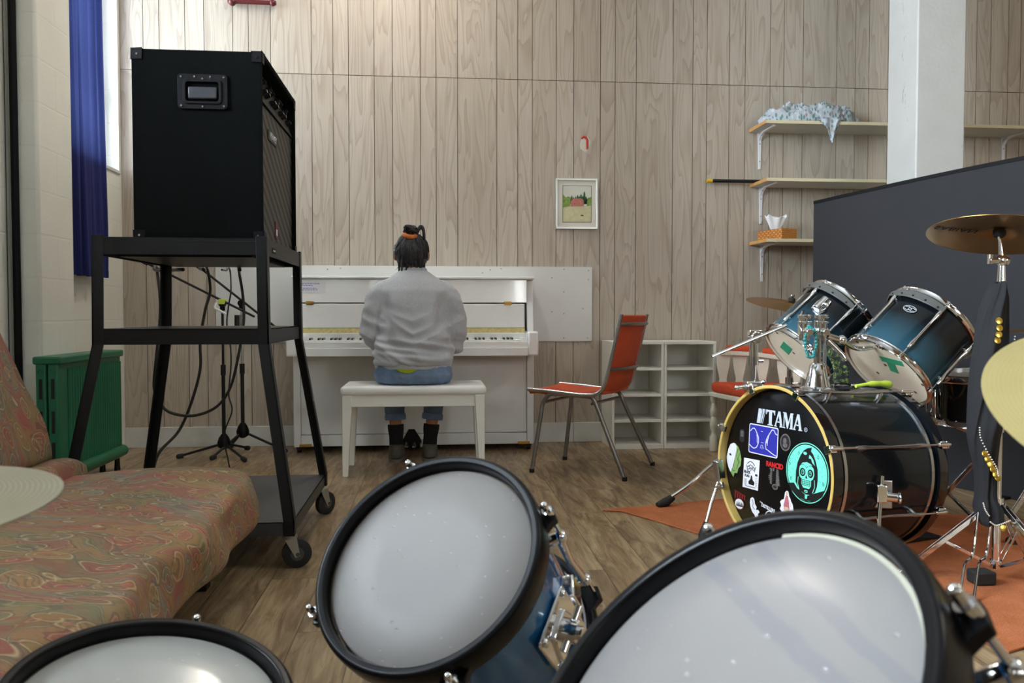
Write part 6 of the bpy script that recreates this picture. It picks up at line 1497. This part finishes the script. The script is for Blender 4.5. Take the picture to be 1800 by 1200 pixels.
# hoop-mounted rod clamp at the front
RA = thing('rod_clamp', 'chrome clamp on the bass drum hoop holding a slanting rod', 'drum hardware', (1.06,2.57,.55))
def hd(x, y, z=0.): return MBD @ V((x, y, z))
q = MB(); b0 = hd(-.125,.272,-.02); q.T = Matrix.Translation(b0); q.box(-.03,-.02,-.018,.03,.02,.018); q.cyl((-.028,-.006,.0),(-.062,-.012,-.004), .007, n=10); q.ball((-.064,-.012,-.004), .009, 10, 8); q.cyl((.02,-.01,.008),(.034,-.02,.02), .008, n=10); q.T = None; q.build('hoop_clamp', CHR, RA, bevel=.004)
q = MB(); q.cyl(b0, b0+V((.0,0,.165)), .0105, n=16); q.cyl(b0+V((0,0,.075)), b0+V((0,0,.105)), .018, n=16); q.cyl(b0+V((0,0,.105)), b0+V((0,0,.165)), .016, .014, n=16); q.cyl(b0+V((.012,0,.09)), b0+V((.034,0,.09)), .007, n=10); q.build('upright', CHR, RA)
hd0 = b0+V((0,-.012,.172)); q = MB(); q.cyl(hd0-V((0,.022,0)), hd0+V((0,.022,0)), .020, n=18); q.box(hd0.x-.024,hd0.y-.014,hd0.z+.004,hd0.x+.024,hd0.y+.014,hd0.z+.026); q.build('tilter', CHR, RA, bevel=.003)
q = MB(); dr = V((.140,.01,.055)).normalized(); q.cyl(hd0+V((0,-.02,0))-dr*.178, hd0+V((0,-.02,0))+dr*.115, .0062, n=14); q.build('rod', CHR, RA)
# ------------------------------------------------------------------ rack toms
def kit_tom(label, c, n, Rr, L_, lug0, nl, tape):
    t = thing('rack_tom', label, 'drum', c, 'rack toms over the bass drum', M=frame(c, n)); kw_ = dict(local=True)
    q = MB(); q.lathe([(Rr-.007,-.005),(Rr,-.005),(Rr,-L_+.005),(Rr-.007,-L_+.005)], 80, closed=True); q.build('shell', MAT['tom_fade'], t, **kw_)
    q = MB(); q.lathe([(0,0),(Rr-.003,0),(Rr+.001,-.006)], 72); q.build('batter_head', MAT['drum_head'], t, **kw_)
    q = MB(); q.lathe([(0,-L_),(Rr-.003,-L_),(Rr+.001,-L_+.006)], 72); rh = q.build('resonant_head', MAT['reso_film'], t, **kw_)
    for z, up in ((0,True),(-L_,False)): q = MB(); chrome_hoop(q, Rr, z, up); q.build('hoop', CHR, t, **kw_)
    for k in range(nl):
        a = lug0 + 2*math.pi*k/nl; rr = Rr+.0085
        for e_, o_ in ((0., 1), (-L_, -1)):
            q = MB(); q.cyl(pol(rr,a,e_+o_*.006), pol(rr,a,e_-o_*.06), .0028, n=8); q.cyl(pol(rr+.001,a,e_-o_*.004), pol(rr+.001,a,e_+o_*.008), .0055, n=10); q.build('tension_rod', CHR, t, **kw_)
        q = MB(); rr = Rr+.011; q.tube([pol(rr,a,-.034), pol(rr+.001,a,-.05), pol(rr,a,-.064), pol(rr-.003,a,-.085), pol(rr-.003,a,-L_+.085), pol(rr,a,-L_+.064), pol(rr+.001,a,-L_+.05), pol(rr,a,-L_+.034)], [.006,.0078,.0075,.0052,.0052,.0075,.0078,.006], 12)
        for z in (-.058, -L_+.058): q.cyl(pol(Rr-.002,a,z), pol(rr,a,z), .0085, n=12)
        q.build('lug', CHR, t, **kw_)
    return t, rh
ltc, ltn = V((1.670,3.279,.850)), -nvec(-174.9,-42)
LT, LRH = kit_tom('smaller teal rack tom beside the tom holder, one green tape patch under it', ltc, ltn, .1524, .27, R(286), 6, 1)
rtc, rtn = V((1.838,2.924,.8025)), -nvec(-170.3,-42.5)
RT, RRH = kit_tom('larger teal rack tom with a maker badge, green tape cross on its underside', rtc, rtn, .165, .26, R(268), 6, 2)
def arcband(t, Rr, a0, a1, z0, z1, mat, name, r0=.014, r1=.019, nb=5):
    q = MB(); n_ = 24; vs = []
    for i in range(n_+1):
        a = a0+(a1-a0)*i/n_; tp = 1-.35*abs(2*i/n_-1)**3; zc_, hz_ = (z0+z1)/2, (z1-z0)/2*tp
        vs += [pol(Rr+r0,a,zc_-hz_), pol(Rr+r1,a,zc_-hz_), pol(Rr+r1,a,zc_+hz_), pol(Rr+r0,a,zc_+hz_)]
    fs = [(4*i+j, 4*i+(j+1)%4, 4*(i+1)+(j+1)%4, 4*(i+1)+j) for i in range(n_) for j in range(4)] + [(0,1,2,3), (4*n_+3,4*n_+2,4*n_+1,4*n_)]
    q.add(vs, fs); o = q.build(name, mat, t, local=True, bevel=.0015)
    for i in range(nb):
        a = a0+(a1-a0)*(i+.5)/nb; q = MB(); q.cyl(pol(Rr+r1-.001,a,(z0+z1)/2-.006), pol(Rr+r1+.0025,a,(z0+z1)/2-.006), .0035, n=8); q.build('mount_bolt', MAT['black_metal'], o, local=True)
    return o
mg = simple('mount_grey', srgb(96,98,96), .45, .4, var=.1)
arcband(LT, .1524, R(236), R(345), -.045, -.016, mg, 'mounting_arc'); arcband(RT, .165, R(255), R(330), -.048, -.016, mg, 'mounting_arc')
def tape(par, cx, cy, L_, w, h, rot, lay=0):
    q = MB(); q.T = Matrix.Translation((cx, cy, 0)) @ Matrix.Rotation(rot, 4, 'Z'); q.box(-w/2,-h/2,-L_-.0012-lay*.0006,w/2,h/2,-L_-.0004-lay*.0006); q.build('green_tape', MAT['green_tape'], par, local=True)
def onhead(t, L_, u3):  # world point to local xy
    p = ORG[t.name].inverted() @ V(u3); return p.x, p.y
# L-rod bracket on the left tom
a = R(312); q = MB(); T = Matrix.Rotation(a, 4, 'Z') @ frame((.1524,0,-.10), (1,0,0), (0,1,0)); q.prism([(-.022,-.035),(.022,-.035),(.026,.0),(.020,.035),(-.020,.035),(-.026,.0)], .012, T); q.cyl(T @ V((0,-.03,.018)), T @ V((0,.03,.018)), .016, n=16); q.cyl(T @ V((.0,.0,.018)), T @ V((.03,.0,.03)), .009, n=12); q.build('tom_bracket', CHR, LT, local=True, bevel=.003)
a = R(205); q = MB(); T = Matrix.Rotation(a, 4, 'Z') @ frame((.165,0,-.12), (1,0,0), (0,1,0)); q.prism([(-.022,-.035),(.022,-.035),(.026,.0),(.020,.035),(-.020,.035),(-.026,.0)], .012, T); q.cyl(T @ V((0,-.03,.018)), T @ V((0,.03,.018)), .016, n=16); q.build('tom_bracket', CHR, RT, local=True, bevel=.003)
# badge
T = Matrix.Rotation(R(298), 4, 'Z') @ frame((.1655,0,-.085), (1,0,0), (0,1,0))
q = MB(); q.prism(ell(0,0,.026,.015,36), .0015, T); q.build('badge', MAT['black_plastic'], RT, local=True)
q = MB()
for s in (ell(0,0,.024,.0135,36)+[ell(0,0,.024,.0135,36)[0]], [(-.020,.004),(-.008,.008),(0,.004),(.008,.008),(.020,.004)], [(-.020,-.004),(-.008,-.008),(0,-.004),(.008,-.008),(.020,-.004)], ell(0,0,.006,.0045,16)+[(.006,0)]): q.prism(ribbon(s,.0016), .0006, T, z0=.0015)
q.build('badge_emblem', MAT['silver_letters'], RT, local=True, flat=True)
# green tape and pencil dots on the undersides of the toms
tape(LRH, *TAPE['l0'], .27, .080, .046, TAPE['lr'])
tape(RRH, *TAPE['r0'], .26, .100, .026, TAPE['rr0']); tape(RRH, *TAPE['r1'], .26, .056, .034, TAPE['rr1'], 1)
lines('TAMA', .020, MAT['black_plastic'], 'head_lettering', RRH, frame((.073,-.118,-.2606), (0,0,-1), (.97,.22,0)), depth=.0002, font_off=.0006)
for par, Lz, pts in ((RRH, .26, TAPE['dots']), (LRH, .27, TAPE['ldots'])):
    for x, y in pts:
        q = MB(); q.lathe([(0,-Lz-.0010),(.0065,-Lz-.0008),(.0065,-Lz-.0003)], 14, Matrix.Translation((x, y, 0))); q.build('pencil_dot', MAT['sticker_grey'], par, local=True)
# kit snare behind the scarf
SN = thing('snare_drum', 'black snare drum half hidden behind the scarf, below the larger rack tom', 'drum', (2.07,2.97,.63), M=frame((2.07,2.97,.600), (-.04,-.02,1)))
Rr, L_ = .178, .165
q = MB(); q.lathe([(Rr-.006,-.005),(Rr,-.005),(Rr,-L_+.005),(Rr-.006,-L_+.005)], 72, closed=True); q.build('shell', MAT['black_lacquer'], SN, local=True)
q = MB(); q.lathe([(0,0),(Rr,0),(Rr+.001,-.006)], 64); q.build('batter_head', MAT['drum_head'], SN, local=True)
q = MB(); q.lathe([(0,-L_),(Rr,-L_),(Rr+.001,-L_+.006)], 64); q.build('snare_head', MAT['reso_film'], SN, local=True)
for z, up in ((0,True),(-L_,False)): q = MB(); chrome_hoop(q, Rr, z, up); q.build('hoop', CHR, SN, local=True)
for k in range(8):
    a = R(20+45*k); q = MB(); q.tube([pol(Rr+.010,a,.004), pol(Rr+.010,a,-.05), pol(Rr+.012,a,-.06), pol(Rr+.012,a,-L_+.06), pol(Rr+.010,a,-L_+.05), pol(Rr+.010,a,-L_-.004)], [.003,.003,.008,.008,.003,.003], 10); q.build('lug', CHR, SN, local=True)
q = MB(); T = Matrix.Rotation(R(190), 4, 'Z'); q.T = T; q.box(Rr,-.014,-.12,Rr+.02,.014,-.04); q.cyl((Rr+.02,0,-.06),(Rr+.05,0,-.05), .006, n=10); q.build('strainer', CHR, SN, local=True, bevel=.003)
ST = thing('snare_stand', 'chrome tripod holding up the black snare drum', 'drum stand', (2.07,2.97,0), 'chrome drum hardware stands')
q = MB(); q.cyl((2.07,2.97,.05),(2.07,2.97,.365), .012, n=14); q.build('tube', CHR, ST)
for k in range(3):
    a = R(30+120*k); q = MB(); q.tube([(2.07,2.97,.365), (2.07+.15*math.cos(a),2.97+.15*math.sin(a),.435), (2.07+.195*math.cos(a),2.97+.195*math.sin(a),.455), (2.07+.197*math.cos(a),2.97+.197*math.sin(a),.480)], .006, 8); q.build('basket_arm', CHR, ST)
tripod(ST, 2.07, 2.97, .26, .20, (30, 130, 270))
# odds and ends on top of the bass drum
q = MB(); q.tube(bez([(1.44,2.72,.587),(1.50,2.73,.594),(1.56,2.745,.592),(1.585,2.75,.588)], 4), [.006]*4+[.010]*4+[.013]*4+[.008], 10)
tag(q.build('drum_stick_grip', MAT['lime_band'], angle=60), 'lime green grip lying on top of the bass drum', 'grip')
q = MB()
def strap(u, v):
    p = bez([(1.435,2.80,.585),(1.46,2.86,.60),(1.475,2.90,.645),(1.462,2.93,.69),(1.45,2.96,.72)], 8)
    i = min(int(v*(len(p)-1)), len(p)-2); f = v*(len(p)-1)-i; c = p[i].lerp(p[i+1], f)
    return c + V((.030*(u-.5)*2, .006*math.sin(u*6+v*9), .008*math.sin(u*3+v*12)))
q.grid(strap, 8, 30)
def camo():
    m = NT('green_camouflage'); a = m.noise(m.co(), 60, 3); m.set(Base_Color=m.ramp(a.outputs['Fac'], [(0,(.006,.007,.006)),(.48,srgb(40,58,40)),(.56,srgb(120,140,60)),(.6,(.008,.009,.008))], 'CONSTANT'), Roughness=.8); return m.mat
o = q.build('strap', camo(), angle=80); mod(o, 'SOLIDIFY', thickness=.004); tag(o, 'camouflage strap hanging between the two rack toms', 'strap')

# ------------------------------------------------------------------ settle cloth shapes into plain meshes
dg = bpy.context.evaluated_depsgraph_get()
for o in (sw, jn, body):
    me = bpy.data.meshes.new_from_object(o.evaluated_get(dg)); old = o.data
    mats = list(old.materials); o.modifiers.clear(); me.name = old.name; o.data = me
    if not me.materials:
        for m_ in mats: me.materials.append(m_)
    me.polygons.foreach_set('use_smooth', [True]*len(me.polygons)); bpy.data.meshes.remove(old)
def sstep(a, b, x): t_ = max(0, min(1, (x-a)/(b-a))); return t_*t_*(3-2*t_)
def crease(o, fn):
    me = o.data; ns = [v.normal.copy() for v in me.vertices]; mw = ORG[o.name]
    for v, n_ in zip(me.vertices, ns): v.co += n_*fn(mw @ v.co, n_)
    me.update()
def sw_f(p, n_):
    dx_ = p.x-px; low = sstep(.93, .66, p.z); armz = sstep(.155, .20, abs(dx_)) if p.z > .66 else 0
    s1 = N3.noise((dx_*4.2, p.y*3, (p.z-.42*abs(dx_)+.12*dx_)*15)); s1 = (1-abs(s1)*2.2)
    s2 = N3.noise((dx_*3.2+5, p.y*3, p.z*34+dx_*5)); bunch = sstep(.74, .66, p.z)*sstep(.545, .60, p.z)
    pit = math.exp(-((abs(dx_)-.150)/.028)**2)*sstep(.70,.80,p.z)*sstep(.97,.86,p.z)
    slv = armz*N3.noise((dx_*6, p.y*9, p.z*22+p.y*14))
    return .017*low*(s1-.4) + .022*bunch*s2 - .024*pit + .006*slv + .0035*N3.noise((dx_*9, p.y*9, p.z*9))
def jn_f(p, n_): return .005*N3.noise((p.x*16, p.y*12, p.z*26)) + .003*N3.noise((p.x*40, p.y*30, p.z*60))
crease(sw, sw_f); crease(jn, jn_f)
for o, zmin in ((jn, .4666), (body, .470)):      # weight settles flat on the seat
    mw = ORG[o.name]
    for v in o.data.vertices:
        w_ = mw @ v.co
        if w_.y < 4.632 and .40 < w_.z < zmin: v.co.z += zmin - w_.z

# ------------------------------------------------------------------ light
def area(name, loc, rot, sx, sy, watts, color, spread=180):
    l = bpy.data.lights.new(name, 'AREA'); l.shape = 'RECTANGLE'; l.size = sx; l.size_y = sy; l.energy = watts; l.color = color; l.spread = R(spread)
    o = bpy.data.objects.new(name, l); o.location = loc; o.rotation_euler = rot; col.objects.link(o); return o
DAY = (.80,.89,1.0)
area('daylight_far_window', (XL-.30, 4.86, 2.45), (0, R(-90), 0), 1.45, .84, LW1, DAY)
area('daylight_near_window', (XL-.30, 1.3, 2.45), (0, R(-90), 0), 1.45, 2.1, LW2, DAY)
for i, (a, b) in enumerate(fo): area('daylight_front_window_%d' % i, ((a+b)/2, YF-.25, 2.35), (R(90), 0, 0), b-a-.1, 1.4, LF*(b-a), (1.,.96,.9))  # the widest of these openings is an added light source
def ceiling_lamp(x, y, w, lab):
    t = thing('ceiling_lamp', lab, 'lamp', (x, y, ZC-.07), 'ceiling lamps')
    q = MB(); q.box(x-.15, y-.62, ZC-.05, x+.15, y+.62, ZC-.001); q.build('housing', MAT['trim_white'], t, bevel=.008)
    q = MB(); q.box(x-.13, y-.60, ZC-.07, x+.13, y+.60, ZC-.05)
    m = NT('lit_diffuser'); m.set(Base_Color=(.9,.9,.88)); m.bsdf.inputs['Emission Color'].default_value = (1,.9,.76,1); m.bsdf.inputs['Emission Strength'].default_value = 9.
    q.build('diffuser', m.mat, t)
    area('lamp_light', (x, y, ZC-.08), (0,0,0), .26, 1.2, w, (1.,.93,.84))
ceiling_lamp(-.36, 4.45, LC, 'long ceiling lamp above the piano'); ceiling_lamp(3.4, 1.2, LC, 'long ceiling lamp on the far side of the dark screen')
wd_ = bpy.data.worlds.new('sky'); sc.world = wd_; wd_.use_nodes = True
bg = wd_.node_tree.nodes['Background']; bg.inputs['Color'].default_value = (.80,.90,1.,1); bg.inputs['Strength'].default_value = WS

# ------------------------------------------------------------------ camera
cam = bpy.data.cameras.new('camera'); co_ = bpy.data.objects.new('camera', cam); col.objects.link(co_); sc.camera = co_
cam.sensor_width = 36.; cam.lens = 36.*1453/1800; cam.clip_start = .05
co_.location = (0, 0, .835); co_.rotation_euler = (R(90-1.893), 0, R(-5.27))
cam.dof.use_dof = True; cam.dof.focus_distance = 3.6; cam.dof.aperture_fstop = 9.
vs_ = sc.view_settings; vs_.view_transform = 'Standard'; vs_.look = 'None'; vs_.gamma = 1.; vs_.use_curve_mapping = False; vs_.exposure = EXPO
sc.cycles.use_denoising = True; sc.cycles.max_bounces = 10; sc.cycles.diffuse_bounces = 5
sc.cycles.sample_clamp_indirect = 8.
